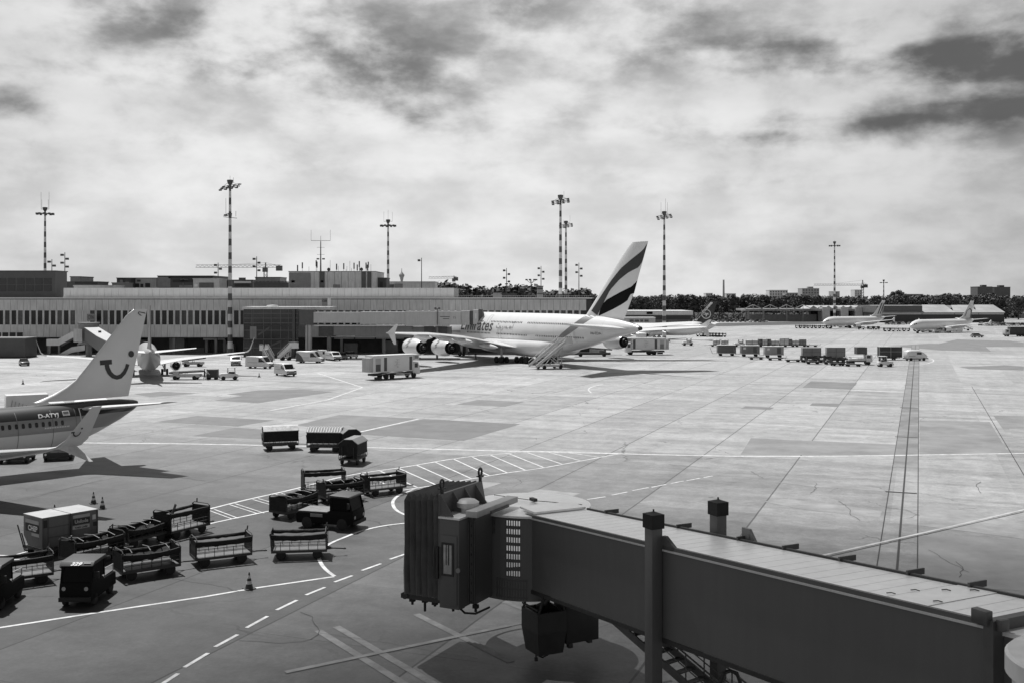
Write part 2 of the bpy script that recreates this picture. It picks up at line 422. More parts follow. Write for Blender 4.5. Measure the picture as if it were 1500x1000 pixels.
for (a, b, c, d) in ((306,747,340,759.5),(336,738.5,378,752),(370,731,416,744.5),(404,723.5,452,737),(436,716,486,730),(468,708,520,726)):
    strip(mk, [(a,b),(c,d)], .1, Z1+.003); strip(mk, [(a+8,b-1.5),(c+9,d-1)], .1, Z1+.003)
upx = [p[0] for p in up]
for i, xx in enumerate(range(530, 880, 27)):
    y0 = interp(up, xx); x1 = xx + 50 + max(0, (700-xx)*.03); y1 = interp(lo, min(x1, 904))
    if x1 < 905: strip(mk, [(xx, y0+.6), (x1, y1-.6)], .17, Z1+.003)
strip(mk, smooth([(606,716.5),(586,724),(576,733),(577,742),(584,749),(600,756)]), .22, Z1+.004)
strip(mk, smooth([(650,760),(595,765.6),(560,770),(530,777),(506,786),(482,796.5),(470,808),(467.5,818),(473,829),(481,837),(490,843.6)]), .2, Z1+.005)
strip(mk, [(489.5,844),(366,862),(300,873.4),(141,897),(-40,925)], .2, Z1)
for a, b, c, d in ((596,810,571,818.6),(558,825,530,835),(516,842.5,490,852),(476,859.6,448,871),(435,878.5,405,893),(392,902,361,919),(348,929,315,947),(305,956,270,977),(261,986,230,1006),
                   (860,731,887,727),(896,724.6,919,720),(926.6,718,950,713.5),(954.5,713.2,975.5,709),(983,707.5,1001,704),(1005.5,703.6,1025,700),(1031,699,1044,696.6)):
    strip(mk, [(a,b),(c,d)], .17, Z1)
strip(mk, [(-30,812),(17.6,813.5),(36,808.5),(100,790)], .16, Z1+.006); strip(mk, [(-30,822),(28.6,819)], .14, Z1+.006)
strip(mk, [(860,790),(900,788)], .1, Z1)
def far_line(pts, w): strip(mk, pts, w, Z1)
far_line([(395,601),(480,585),(531,567)], .3); far_line([(517,634.5),(613,613)], .35); far_line([(465,546),(531,567)], .3)
far_line(smooth([(866,575),(862,570),(868,566),(884,562)]), .25); far_line([(540,580),(800,577),(1000,556),(1300,537)], .2)
far_line(smooth([(1290,536),(1345,534),(1365,530),(1366,526),(1352,523)]), .3)
far_line([(880,548),(1000,575),(1080,566)], .15)
mk.mi = 1
for a, b, c, d, w_ in ((609.5,899,749,969,.34),(492.5,917,640,1004,.34),(465.5,922.6,600,1006,.34)):
    strip(mk, [(a,b),(c,d)], w_, Z1)
strip(mk, [(418,984),(749,915),(800,905)], .26, Z2); strip(mk, [(738,880.5),(767,892)], .3, Z1)
mk.mi = 2
strip(mk, [(1205,813),(1352,780),(1500,746),(1560,732)], .22, Z2)
meta(mk.build('painted_markings', [PAINT, PAINTW, PAINTM]), kind='structure')

jl = MB()
def uvp(u, v): p = GP*u + GD*v; return V((p.x, p.y, 0))
sb = MB(); strip(sb, [uvp(-1.07, 92), uvp(-1.07, 330)], 1.9, .0114); meta(sb.build('centre_strip', mat('strip_concrete', .175, .7, .4, .25)), kind='structure')
for u, w_, a, b in ((-1.07,.12,45,330),(-.1,.06,48,330),(-2.05,.06,48,330),(7.6,.07,45,180),(15.6,.05,60,180)):
    strip(jl, [uvp(u, a), uvp(u, b)], w_, .0125)
strip(jl, [(1205,816.5),(1352,783),(1500,749)], .06, .02)
strip(jl, [(418,986.5),(749,917)], .05, .02)
RND.seed(3)
def crack(pts, w_=.035, jag=.25):
    out = []
    for p, q in zip(pts, pts[1:]):
        a, b = G(*p), G(*q); n = max(2, int((b-a).length/.5))
        for i in range(n):
            t = i/n; out.append(a.lerp(b, t) + V((RND.uniform(-jag,jag), RND.uniform(-jag,jag), 0)) * (.4 if i else 0))
    out.append(G(*pts[-1])); strip(jl, out, w_*.65, .02)
crack([(440,896),(458,903),(465,918),(466,929),(455,936),(430,940),(400,941),(350,938)], .05)
crack([(206,838),(270,850),(320,858),(350,866)], .04); crack([(467,927),(560,940),(700,965)], .025)
crack([(1187,722),(1196,715),(1195,707)], .05); crack([(1228,733),(1243,744),(1245,752),(1260,762)], .05)
crack([(1437,705),(1430,710),(1437,722)], .05); crack([(1100,690),(1118,700)], .05); crack([(1360,805),(1385,820),(1420,838)], .04)
crack([(1405,845),(1410,830),(1400,822)], .05); crack([(130,700),(205,690),(300,704)], .06); crack([(40,730),(150,702)], .06); crack([(980,680),(1040,685)],.06)
# centre lights along the stand line
for v in (112, 142, 178, 80):
    c = uvp(-1.07, v); strip(jl, [c - GP*1.2, c + GP*.9], .32, .022)
meta(jl.build('joints_and_cracks', SEAL), kind='structure')
gv = MB()
for poly in ([(925,475),(1030,474),(1200,470.5),(1212,475),(1060,478),(930,480)], [(1030,468.5),(1500,462),(1500,458),(1030,460)]):
    gv.poly([gz(x, y, .003) for x, y in poly])
meta(gv.build('grass_verge', GRASS), kind='structure')

# ------------------------------------------------------------------ passenger boarding bridge in the foreground
BR = thing('passenger_boarding_bridge', 'dark grey boarding bridge with pleated cab canopy filling the lower right foreground', 'boarding bridge',
           (4.9, 32.6, 0), math.atan2(.889, -.459))
BW = 2.5
WALL = mat('bridge_wall_paint', .1, .5, .06, .35, streak=.06)
ROOF = mat('bridge_roof_metal', .85, .36, .08, .6, metal=.25, streak=.08, spec=.7)
TRIM = mat('bridge_trim', .5, .4, .1, 1)
def zt(s): return 6.08 - .0711*s
def sect(s, y0, y1, zlo, zhi): return [(s,y0,zt(s)+zlo),(s,y1,zt(s)+zlo),(s,y1,zt(s)+zhi),(s,y0,zt(s)+zhi)]
MB().loft([sect(s, 0, -BW, -2.95, 0) for s in (9.6, .9, -11.4)], smooth=False).build('tunnel', WALL, BR)
m = MB(); m.loft([sect(s, -.22, -BW+.22, -2.75, -.24) for s in (-11.4, -25)], smooth=False); m.build('inner_tunnel', WALL, BR)
m = MB(); m.loft([sect(s, -.16, -BW+.1, -.24, -.14) for s in (-11.6, -25)], smooth=False); m.build('inner_roof', ROOF, BR)
m = MB()
s = 9.5
while s > -11.3:                       # roof sheets with a standing seam between them
    e = max(-11.35, s-.62); m.loft([sect(x, -.05, -BW+.1, .005, .035) for x in (s, e+.022)], smooth=False)
    s = e
m.build('roof_sheet', ROOF, BR)
m = MB(); m.loft([sect(s, .05, -.05, -.06, .05) for s in (9.5, 1.25)], smooth=False); m.loft([sect(s, .06, -.05, -.05, .065) for s in (.35, -11.4)], smooth=False)
m.loft([sect(.38, .06, -.05, -.05, .36), sect(.22, .06, -.05, -.05, .36), sect(-.25, .06, -.05, -.05, .06)], smooth=False)
m.build('roof_edge', mat('bridge_edge_dark', .09, .5, .1), BR)
m = MB(); m.loft([sect(s, .075, .0, -.115, -.065) for s in (9.5, 1.25)], smooth=False); m.loft([sect(s, .085, .0, -.11, -.055) for s in (.35, -11.4)], smooth=False)
m.build('edge_trim', TRIM, BR)
m = MB(); m.loft([sect(s, .04, -.03, -2.97, -2.83) for s in (9.5, -11.4)], smooth=False); m.build('floor_beam', BLACK, BR)
m = MB(); m.loft([sect(s, -BW+.06, -BW-.02, .0, .09) for s in (9.0, -11.4)], smooth=False); m.build('far_edge', mat('bridge_edge_dark2', .06), BR)
for s in (7.6, 4.9, 3.0, -.2, -2.3, -4.6, -7.0, -8.9):
    m = MB(); m.loft([sect(x, -BW+.12, -BW-.5, .0, .16) for x in (s, s-.06)], smooth=False); m.build('cable_bracket', DMETAL, BR)
m = MB(); m.loft([sect(-8.6, .0, -BW+.08, .04, .05), sect(-9.7, 0, -BW+.08, .04, .05)], smooth=False); m.build('roof_hatch', ROOF, BR)
m = MB()
for x, y in ((-8.3,-.3),(-8.4,-1.0),(-8.8,-1.6),(-9.5,-.5),(-9.2,-2.1)): MB().tube([(x,y,zt(x)+.07),(x-.06,y-.1,zt(x)+.08),(x-.16,y-.13,zt(x)+.07)], .014, 5).build('roof_clip', DMETAL, BR)
# end collar where the outer tunnel overlaps the inner one
m = MB(); m.loft([sect(s, .12, -BW-.1, -3.0, .1) for s in (-11.35, -11.6)], smooth=False); m.build('end_collar', DGREY, BR)
m = MB(); m.box(-11.5,-11.1,.0,.2,zt(-11.3),zt(-11.3)+.3); m.box(-11.75,-11.6,-.2,.05,zt(-11.5)-.1,zt(-11.5)+.15); m.build('roller_bracket', DMETAL, BR, .02)
# lift columns
CW = mat('column_paint', .1, .5, .08, .5, streak=.1)
for (s, y, t) in ((.62, .22, 7.05), (1.5, -BW-.5, 7.0)):
    c = MB().box(s-.21, s+.21, y-.2, y+.2, .95, t-.4).build('lift_column', CW, BR, .03)
    m = MB(); m.box(s-.25, s+.25, y-.24, y+.24, t-.42, t+.02); m.add([(s-.25,y-.24,t+.02),(s+.25,y-.24,t+.02),(s+.25,y+.24,t+.02),(s-.25,y+.24,t+.02),(s,y,t+.1)], [(0,1,4),(1,2,4),(2,3,4),(3,0,4)])
    m.cyl((s,y,t+.08),(s,y,t+.16),.03,n=6); m.build('column_cap', BLK2, c)
m = MB(); m.prism([(-.75,zt(0)+.05),(-.1,zt(0)+.05),(-.1,zt(0)+.42),(-.45,zt(0)+.42)], -BW-.28, -BW-.18); m.cyl((-.4,-BW-.16,zt(0)+.2),(-.4,-BW-.3,zt(0)+.2),.09); m.build('roller_plate', MGREY, BR)
m = MB(); m.box(.4, 1.75, -BW-.9, .5, .75, 1.15); m.build('cross_beam', CW, BR, .03)
m = MB(); m.box(.35,1.2,-2.1,-.4,.45,.8); m.build('drive_bogie', DGREY, BR, .03)
for x in (.35, 1.25):
    for y in (-2.25, -.3): MB().wheel(x, y, .5, .5, .35).build('wheel', RUBBER, BR)
m = MB(); m.tube([(-.9,-1.2,.0),(-.9,-1.2,2.1),(-.95,-1.28,2.35),(-1.05,-1.45,2.42),(-1.15,-1.62,2.35),(-1.2,-1.7,2.1),(-1.2,-1.7,0)], .06, 8); m.build('guard_hoop', BLACK, BR)
# service stairs down from the floor
W2B = mtx(BR).inverted()
a, b = W2B @ V((3.75,36.9,2.75)), W2B @ V((8.1,31.6,.1))
m = MB(); dv = b-a; lat = dv.cross(V((0,0,1))).normalized()*.45
for q in (lat, -lat):
    m.bar(a+q, b+q, .06, .26); m.bar(a+q+V((0,0,.95)), b+q+V((0,0,.95)), .045); m.bar(a+q+V((0,0,.5)), b+q+V((0,0,.5)), .03)
    for k in range(7): t = k/6; p = a.lerp(b, t)+q; m.bar(p, p+V((0,0,.95)), .035)
for k in range(1, 14):
    p = a.lerp(b, k/14); m.bar(p-lat, p+lat, .26, .04)
m.build('service_stairs', DMETAL, BR)
# rotunda with slatted curtain
RC = W2B @ V((.7, 43.0, 0)); R0 = 2.4; ZB, ZR = 2.15, 5.42
wa = BR.rotation_euler.z
def arc(m, a0, a1, z0, z1, r=R0, th=.06, n=None):       # world angles in degrees
    n = n or max(2, int((a1-a0)/5)); rings = []
    for i in range(n+1):
        t = rad(a0 + (a1-a0)*i/n) - wa; c, q = math.cos(t), math.sin(t)
        rings.append([(RC.x+c*rr, RC.y+q*rr, z) for rr, z in ((r,z0),(r-th,z0),(r-th,z1),(r,z1))])
    m.loft(rings, smooth=False)
m = MB()
arc(m, 235.5, 247, ZB, ZR); arc(m, 261, 300, ZB, ZR); arc(m, 300, 440, ZB, ZR); arc(m, 150, 230, ZB, ZR)
arc(m, 230, 235.5, ZB, 4.65); arc(m, 247, 261, ZB, 3.05); arc(m, 80, 150, ZB, 2.3); arc(m, 80, 150, 5.3, ZR)
m.build('rotunda', WALL, BR)
m = MB()
for a0, a1, z0, z1, na in ((247,261,3.05,5.3,6), (230,235.5,4.65,5.3,3)):
    for k in range(na+1): x = a0 + (a1-a0)*k/na; arc(m, x-.42, x+.42, z0, z1, R0, .04, 2)
    nz_ = max(2, int((z1-z0)/.3))
    for k in range(nz_+1): z = z0 + (z1-z0)*k/nz_; arc(m, a0, a1, z-.06, z+.06, R0-.005, .03)
for k in range(12): x = 238+2.6*k; arc(m, x-.4, x+.4, ZB+.05, ZB+.85, R0+.03, .03, 2)
for z in (2.3, 2.62, 2.95): arc(m, 237, 267.5, z-.03, z+.03, R0+.025, .03)
m.build('curtain_grille', DGREY, BR)
m = MB()
rr = 2.5; ring = [(RC.x+rr*math.cos(2*PI*k/48), RC.y+rr*math.sin(2*PI*k/48)) for k in range(48)]
m.loft([[(x,y,z) for x, y in ring] for z in (5.36, 5.44)], smooth=False); m.build('rotunda_roof', ROOF, BR)
m = MB(); m.loft([sect(9.0, -.1, -BW+.1, .06, .14), sect(10.2, -.1, -BW+.1, .17, .24)], smooth=False); m.build('roof_joint', ROOF, BR)
m = MB(); c0 = RC + V((.2,-.3,5.52)); m.box(c0.x-.2,c0.x+.2,c0.y-.08,c0.y+.08,5.5,5.62); m.tube([c0, RC+V((2.0,.6,5.53))], .015, 5); m.tube([c0, RC+V((-1.5,-1.6,5.53))], .015, 5); m.build('roof_cable', BLACK, BR)
# cab, turned to the left
CM = V((-1.9, 41.35, 0)); ca = math.atan2(.447, -.894) - wa
cl = W2B @ CM
def cab(mb, name, m_, bevel=0, parent=BR):
    o = mb.build(name, m_, parent, bevel); o.location = cl; o.rotation_euler = (0, 0, ca); return o
# local x points out through the canopy, +y is the side facing the photograph (near)
m = MB(); m.box(-.85, 0, -1.7, 1.85, 2.2, 5.55); cab(m, 'cab', WALL, .03)
m = MB(); m.box(-1.12, -.85, -.4, 1.06, 2.25, 5.5); cab(m, 'cab_connector', WALL)
m = MB(); m.box(-.9, .02, -1.75, 1.9, 5.55, 5.62); cab(m, 'cab_roof', ROOF)
m = MB()
for k in range(9): m.box(-1.05, -.95, 1.1+.0, 1.16, 2.4+.36*k, 2.4+.36*k+.24)
for x in (-1.12,-1.04,-.96,-.88): m.box(x-.02, x+.02, 1.1, 1.18, 2.3, 5.4)
cab(m, 'slat_screen', DGREY)
m = MB(); m.box(-.78,-.1,1.85,1.9,2.35,4.95); dr = cab(m, 'cab_door', WALL, .02)
m = MB(); m.box(-.6,-.2,1.905,1.93,3.5,4.62)
w_ = m.build('door_window', mat('door_pane', .35, .3, .3, 2, spec=.6), dr, .06)
m = MB(); m.loft([[(x,1.91,z) for x,z in q] for q in ([(-.66,3.44),(-.14,3.44),(-.14,4.68),(-.66,4.68)],)] + [[(x,1.94,z) for x,z in ((-.66,3.44),(-.14,3.44),(-.14,4.68),(-.66,4.68))], [(x,1.94,z) for x,z in ((-.58,3.52),(-.22,3.52),(-.22,4.6),(-.58,4.6))], [(x,1.91,z) for x,z in ((-.58,3.52),(-.22,3.52),(-.22,4.6),(-.58,4.6))]], False, False, smooth=False)
m.box(-.47,-.43,1.93,1.945,3.85,4.6); m.box(-.36,-.33,1.93,1.945,3.85,4.6); m.build('window_frame', BLACK, dr)
m = MB(); m.cyl((-.86,1.9,3.7),(-.86,1.97,3.7),.09); m.build('door_lamp', MGREY, dr)
m = MB(); m.box(-.02,.06,1.9,2.0,3.3,4.5); m.build('grab_rail', BLACK, dr)
# canopy frame with gussets
m = MB(); pl = [(-1.85,5.5),(-1.85,5.55),(-1.55,6.42),(1.75,6.42),(1.8,2.45),(1.65,2.45),(1.65,5.5)]
m.prism([(y,z) for y,z in pl], .0, .1, 'x')
for y in (-1.0,-.1,.8,1.72): m.prism([(0,6.38),(0,5.62),(-.55,5.62)], y-.02, y+.02)
cab(m, 'canopy_frame', WALL)
for y in (-1.5, 1.55):
    m = MB(); m.cyl((.06,y,6.4),(.06,y,6.62),.07,n=8); m.tube([V((.06, y+.13*math.cos(t), 6.78+.16*math.sin(t))) for t in [2*PI*k/14 for k in range(15)]], .045, 6); m.box(-.03,.15,y-.16,y+.16,6.58,6.64); cab(m, 'canopy_lamp', BLACK)
m = MB(); rings = []; nf = 12
for k in range(nf+1):
    x = .1 + 1.55*k/nf; o = .15 if k % 2 else -.04; wv = .05*math.sin(k*1.7)
    sag = .0 - .12*(k/nf)
    ring = [(x, 1.72+o*.8+wv*.4, 2.5), (x, 1.74+o+wv, 3.4), (x, 1.72+o-wv*.6, 4.6), (x, 1.74+o, 6.18+sag+o*.3)]
    ring += [(x, y, 6.3+o+sag) for y in (1.6, .5, -.6, -1.45)] + [(x, -1.62-o, 6.1), (x, -1.65-o, 2.5)]
    ring += [(x, -1.55-o, 2.5), (x, -1.52-o, 6.0), (x, -1.4, 6.2+o+sag), (x, 0, 6.2+o+sag), (x, 1.5, 6.2+o+sag), (x, 1.62+o, 6.05), (x, 1.6+o*.8, 2.5)]
    rings.append(ring)
m.loft(rings, True, True, smooth=False); cab(m, 'canopy', CANVAS)
m = MB(); m.box(0,1.8,-1.6,1.7,2.3,2.48); m.cyl((1.6,1.75,2.42),(1.6,-1.6,2.42),.14,n=12); cab(m, 'cab_floor', BLACK)
m = MB()
for x, y, h in ((1.4,1.5,.28),(.9,1.4,.5),(.4,1.5,.22),(-.4,1.5,.3),(-1.2,1.2,.3),(-.7,1.4,.18)): m = MB(); m.cyl((x,y,2.32),(x,y,2.32-h),.05,n=6); m.box(x-.1,x+.1,y-.08,y+.08,2.16,2.3); cab(m, 'floor_bumper', BLK2)
m = MB(); m.tube([(-.5,1.5,2.3),(-.9,1.5,2.02),(-1.3,1.4,2.02),(-1.8,1.2,2.28)], .04, 6); cab(m, 'cable_loop', BLK2)
m = MB(); m.box(-1.45,-.95,-1.9,1.55,5.62,5.86); cab(m, 'header_box', LGREY, .03)
m = MB(); m.box(-1.5,-1.46,-1.0,.5,5.6,5.7); cab(m, 'header_lip', DGREY)
m = MB(); m.lathe([(5.62,.3),(5.78,.3),(5.8,.42),(5.98,.44),(6.08,.3),(6.11,.0)], (-.5,.55,0), 'z', 22); cab(m, 'beacon_dome', OFFW)
# boxes slung under the tunnel behind the cab
m = MB(); m.loft([[(8.1,.2,.35),(9.15,.2,.35),(9.15,-.85,.35),(8.1,-.85,.35)],[(8.0,.3,1.2),(9.3,.3,1.2),(9.3,-.95,1.2),(8.0,-.95,1.2)],[(8.0,.3,1.95),(9.3,.3,1.95),(9.3,-.95,1.95),(8.0,-.95,1.95)],
                  [(8.1,.2,1.95),(9.2,.2,1.95),(9.2,-.85,1.95),(8.1,-.85,1.95)],[(8.1,.2,1.5),(9.2,.2,1.5),(9.2,-.85,1.5),(8.1,-.85,1.5)]], smooth=False)
m.build('equipment_basket', BLACK, BR)
m = MB()
for x, y in ((8.05,.25),(9.25,.25),(9.25,-.9),(8.05,-.9)): m.bar((x,y,1.9),(x*.97+.26,y*.6-.15,2.62),.07)
m.tube([(8.3,-.4,2.55),(8.35,-.2,2.25),(8.7,-.1,2.05),(9.0,-.3,1.7)], .1, 8); m.bar((8.05,.28,2.1),(9.25,.28,2.1),.06); m.build('hanger_frame', BLACK, BR)
m = MB(); m.box(8.1,9.1,-2.45,-1.0,.62,2.3); m.box(8.15,8.35,-2.2,-2.0,.5,.62); m.box(8.1,8.3,-1.3,-1.1,.45,.62); m.build('equipment_cabinet', BLACK, BR, .03)
m = MB(); m.tube([(8.5,.1,.36),(8.5,.1,.16)], .03, 6); m.tube([(8.5,.1,.3),(8.35,-.1,.2),(8.2,-.25,.32)], .03, 6); m.cyl((8.5,.1,.18),(8.5,.1,.06),.07,n=8); m.build('hose_hook', BLK2, BR)

# round shaft beside the bridge, cut by the frame
t = thing('ventilation_shaft', 'pale round capped shaft at the lower right corner beside the bridge tunnel', 'ventilation shaft', (7.85, 14.0, 0))
m = MB(); m.lathe([(0,1.12),(8.75,1.12)], n=48); m.build('shaft', OFFW, t)
m = MB(); m.lathe([(8.74,1.0),(8.74,1.21),(8.98,1.21),(9.02,1.17),(9.06,.0)], n=48); m.build('shaft_cap', OFFW, t)

# an unseen cloud added high over the near apron to shade the foreground
def shade_cloud_mat():
    m = bpy.data.materials.new('shade_cloud_veil'); m.use_nodes = True; nt = m.node_tree; N = nt.nodes; L = nt.links; N.remove(N['Principled BSDF'])
    tc = N.new('ShaderNodeTexCoord'); n = N.new('ShaderNodeTexNoise'); n.inputs['Scale'].default_value = .03; n.inputs['Detail'].default_value = 6
    L.new(tc.outputs['Object'], n.inputs['Vector'])
    ln = N.new('ShaderNodeVectorMath'); ln.operation = 'MULTIPLY'; L.new(tc.outputs['Object'], ln.inputs[0]); ln.inputs[1].default_value = (1/62, 1/42, 0)
    le = N.new('ShaderNodeVectorMath'); le.operation = 'LENGTH'; L.new(ln.outputs[0], le.inputs[0])
    ad = N.new('ShaderNodeMath'); ad.operation = 'MULTIPLY_ADD'; L.new(n.outputs['Fac'], ad.inputs[0]); ad.inputs[1].default_value = .5; L.new(le.outputs['Value'], ad.inputs[2])
    mr = N.new('ShaderNodeMapRange'); mr.interpolation_type = 'SMOOTHSTEP'; L.new(ad.outputs[0], mr.inputs['Value'])
    for k, q in zip(('From Min','From Max','To Min','To Max'), (.78,1.16,.58,0)): mr.inputs[k].default_value = q
    t = N.new('ShaderNodeBsdfTransparent'); d = N.new('ShaderNodeBsdfTranslucent'); d.inputs['Color'].default_value = (.9,.9,.9,1)
    mx = N.new('ShaderNodeMixShader'); L.new(mr.outputs['Result'], mx.inputs[0]); L.new(t.outputs[0], mx.inputs[1]); L.new(d.outputs[0], mx.inputs[2])
    L.new(mx.outputs[0], N['Material Output'].inputs['Surface']); return m
m = MB(); RND.seed(17)
m.loft([[V((q*85*math.cos(a)*(1+.06*math.sin(5*a+z)), q*60*math.sin(a)*(1+.08*math.sin(7*a)), z+3*math.sin(3*a))) for a in [2*PI*k/48 for k in range(48)]] for z, q in ((0,.3),(2,.75),(8,1.0),(16,.85),(24,.5),(28,.15))])
CA = 620.0; c = m.build('shade_cloud', shade_cloud_mat()); c.location = (22 - .30*CA, 30 + .45*CA, CA); meta(c, kind='structure')
# ------------------------------------------------------------------ aeroplanes (nose along local +x, port side +y)
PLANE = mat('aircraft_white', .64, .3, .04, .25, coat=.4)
PLGREY = mat('aircraft_grey', .4, .35, .05, .25, coat=.3)
PLDARK = mat('aircraft_dark_blue', .035, .3, .12, .3, coat=.4)
PLMID = mat('aircraft_sky_blue', .3, .32, .06, .25, coat=.4)
EMDARK = mat('livery_red', .05, .6, .05, .5, spec=.2)
EMBLACK = mat('livery_black', .004, .7, .05, .5, spec=.1)
WINMAT = mat('cabin_window', .02, .15, .1)
NOZ = mat('engine_nozzle', .02, .4, .2, 2, metal=.4)
def naca(f): return 5*(.2969*math.sqrt(f)-.126*f-.3516*f*f+.2843*f**3-.1036*f**4)
FS = [1,.8,.6,.42,.26,.14,.06,.015,0]
def wing_mesh(secs, sg=1):          # sections: (x of leading edge, y, z, chord, thickness ratio, up vector (y,z))
    m = MB(); rings = []
    for x, y, z, c, t, up in secs:
        o = V((x, sg*y, z)); u = V((0, sg*up[0], up[1])); r = []
        for f in FS: r.append(o + V((-f*c,0,0)) + u*(naca(f)*c*t*1.15 + (.004*c if f == 1 else 0)))
        for f in FS[::-1][1:]: r.append(o + V((-f*c,0,0)) - u*(naca(f)*c*t*.85 + (.004*c if f == 1 else 0)))
        rings.append(r)
    return m.loft(rings)
def fus_rings(st, n=40):
    return [[V((x, ry*math.sin(2*PI*k/n), zc + rz*math.cos(2*PI*k/n))) for k in range(n)] for x, zc, ry, rz in st]
def st_at(st, x):
    xs = sorted(st); return [interp([(s[0], s[i]) for s in xs], x) for i in (1,2,3)]
def fus_y(st):
    def f(x, z):
        zc, ry, rz = st_at(st, x); q = 1 - ((z-zc)/max(rz,.01))**2
        return ry*math.sqrt(max(q, 0.0))
    return f
def refine(st, step):
    xs = sorted(st, reverse=True); out = []
    for a, b in zip(xs, xs[1:]):
        n = max(1, int((a[0]-b[0])/step))
        for i in range(n): out.append(tuple(a[k]+(b[k]-a[k])*i/n for k in range(4)))
    return out + [xs[-1]]
def make_fin(le, te, tc=.09, nz=14, dorsal=None):
    z0, z1 = te[0][1], te[-1][1]; zl = [(z, x) for x, z in le]; zr = [(z, x) for x, z in te]
    def yf(x, z):
        a, b = interp(zl, z), interp(zr, z); c = max(a-b, .05); f = min(max((a-x)/c, 0), 1)
        return naca(f)*min(c, 9)*tc + .01
    rings = []
    for k in range(nz+1):
        z = z0 + (z1-z0)*k/nz; a, b = interp(zl, z), interp(zr, z); r = []
        for f in FS: x = a+(b-a)*f; r.append(V((x, yf(x, z), z)))
        for f in FS[::-1][1:]: x = a+(b-a)*f; r.append(V((x, -yf(x, z), z)))
        rings.append(r)
    return MB().loft(rings), yf
def gap_line(ff, le, te, f, z0, z1, fin, nm='rudder_gap', w_=.05):       # hinge line of the rudder
    zl = [(z, x) for x, z in le]; zr = [(z, x) for x, z in te]
    for sg in (1, -1):
        m = MB(); n = 14; q = []
        for k in range(n+1):
            z = z0+(z1-z0)*k/n; x = interp(zl, z)*(1-f)+interp(zr, z)*f; q.append([(x+w_, sg*(ff(x+w_, z)+.015), z), (x-w_, sg*(ff(x-w_, z)+.015), z)])
        m.add([p for a in q for p in a], [(2*i, 2*i+1, 2*i+3, 2*i+2) for i in range(n)]); m.build(nm, MGREY, fin)
def ring_line(yf, x, za, zb, fu, m_):
    m = MB(); n = 16; q = []
    for k in range(n+1):
        z = za+(zb-za)*k/n; q.append([(x+.02, yf(x+.02, z)+.012, z), (x-.02, yf(x-.02, z)+.012, z)])
    m.add([p for a in q for p in a], [(2*i, 2*i+1, 2*i+3, 2*i+2) for i in range(n)]); m.build('skin_seam', m_, fu)
def unproj(root, x, y, yf, side=1):     # where the sight line of a photo pixel meets one side of a body
    Mi = mtx(root).inverted(); o = Mi @ V((0,0,H)); d = Mi @ P(x, y, 100) - o; yy = 0
    for _ in range(14):
        p = o + d*((side*yy - o.y)/d.y); yy = .6*yy + .4*yf(p.x, p.z)
    return p
def band(root, a, b, yf, name, m_, parent, n=24, k=6, off=.02, side=1):   # painted band between two edges
    def res(pts, n):
        L_ = [0]
        for p, q in zip(pts, pts[1:]): L_.append(L_[-1] + math.hypot(q[0]-p[0], q[1]-p[1]))
        tx = list(zip(L_, [p[0] for p in pts])); ty = list(zip(L_, [p[1] for p in pts]))
        return [(interp(tx, L_[-1]*i/n), interp(ty, L_[-1]*i/n)) for i in range(n+1)]
    A, B = res(a, n), res(b, n); mb = MB(); vs = []
    for p, q in zip(A, B):
        for j in range(k+1):
            t = j/k; w_ = unproj(root, p[0]+(q[0]-p[0])*t, p[1]+(q[1]-p[1])*t, yf, side)
            w_.y = side*(yf(w_.x, w_.z)+off); vs.append(w_)
    mb.add(vs, [(i*(k+1)+j, i*(k+1)+j+1, (i+1)*(k+1)+j+1, (i+1)*(k+1)+j) for i in range(n) for j in range(k)], True)
    return mb.build(name, m_, parent)
def gear(root, x, y, z, r, nw, w_, leg):
    g_ = MB(); g_.cyl((x,y,leg),(x,y,z),.16*r/.55+.04,n=10); g_.bar((x,y,z+.4),(x+.9*r/.55,y*.8,leg-.1),.1)
    lg = g_.build('landing_gear', LGREY, root)
    for i in range(nw):
        for s_ in (-1, 1):
            MB().wheel(x + (i-(nw-1)/2)*r*2.5, y+s_*w_, r, r, r*.7).build('wheel', RUBBER, lg)
def engine(root, x, y, z, r, ln, pyl, mats=(None,None)):
    m = MB(); m.lathe([(x-ln*.18,r*.72),(x-ln*.02,r*.9),(x+ln*.2,r*1.0),(x+ln*.5,r*1.0),(x+ln*.72,r*.93),(x+ln*.8,r*.84),(x+ln*.74,r*.76),(x+ln*.45,r*.72)], (0,y,z), 'x', 30)
    e = m.build('engine', mats[0] or PLANE, root)
    m = MB(); m.lathe([(x+ln*.45,r*.72),(x+ln*.45,.0)], (0,y,z), 'x', 24); m.lathe([(x-ln*.17,r*.7),(x-ln*.05,r*.66),(x-ln*.05,.1)], (0,y,z), 'x', 24)
    m.build('nozzle', NOZ, e); m = MB(); m.lathe([(x-ln*.05,r*.5),(x-ln*.3,r*.42),(x-ln*.3,r*.36),(x-ln*.25,r*.34),(x-ln*.46,.03)], (0,y,z), 'x', 24); m.build('exhaust_cone', NOZ, e)
    m = MB(); m.prism([(x+ln*.5,z+r*.95),(x-ln*.35,z+r*.55),(x-ln*.75,pyl),(x+ln*.15,pyl+.1)], y-.18, y+.18); m.build('pylon', mats[0] or PLANE, e)
def half_ring(m, pts): m.loft(pts, smooth=False)
STN = [(19.5,2.75,.05,.05),(19.2,2.8,.5,.5),(18.5,2.9,1.0,.98),(17.2,3.08,1.5,1.5),(15.5,3.25,1.8,1.88),(13.5,3.3,1.88,2.0),(-9,3.32,1.88,2.0),(-12,3.42,1.82,1.92),(-14.5,3.7,1.58,1.68),(-16.5,4.1,1.2,1.31),(-18.4,4.52,.75,.86),(-19.6,4.8,.38,.45),(-20,4.88,.2,.24)]
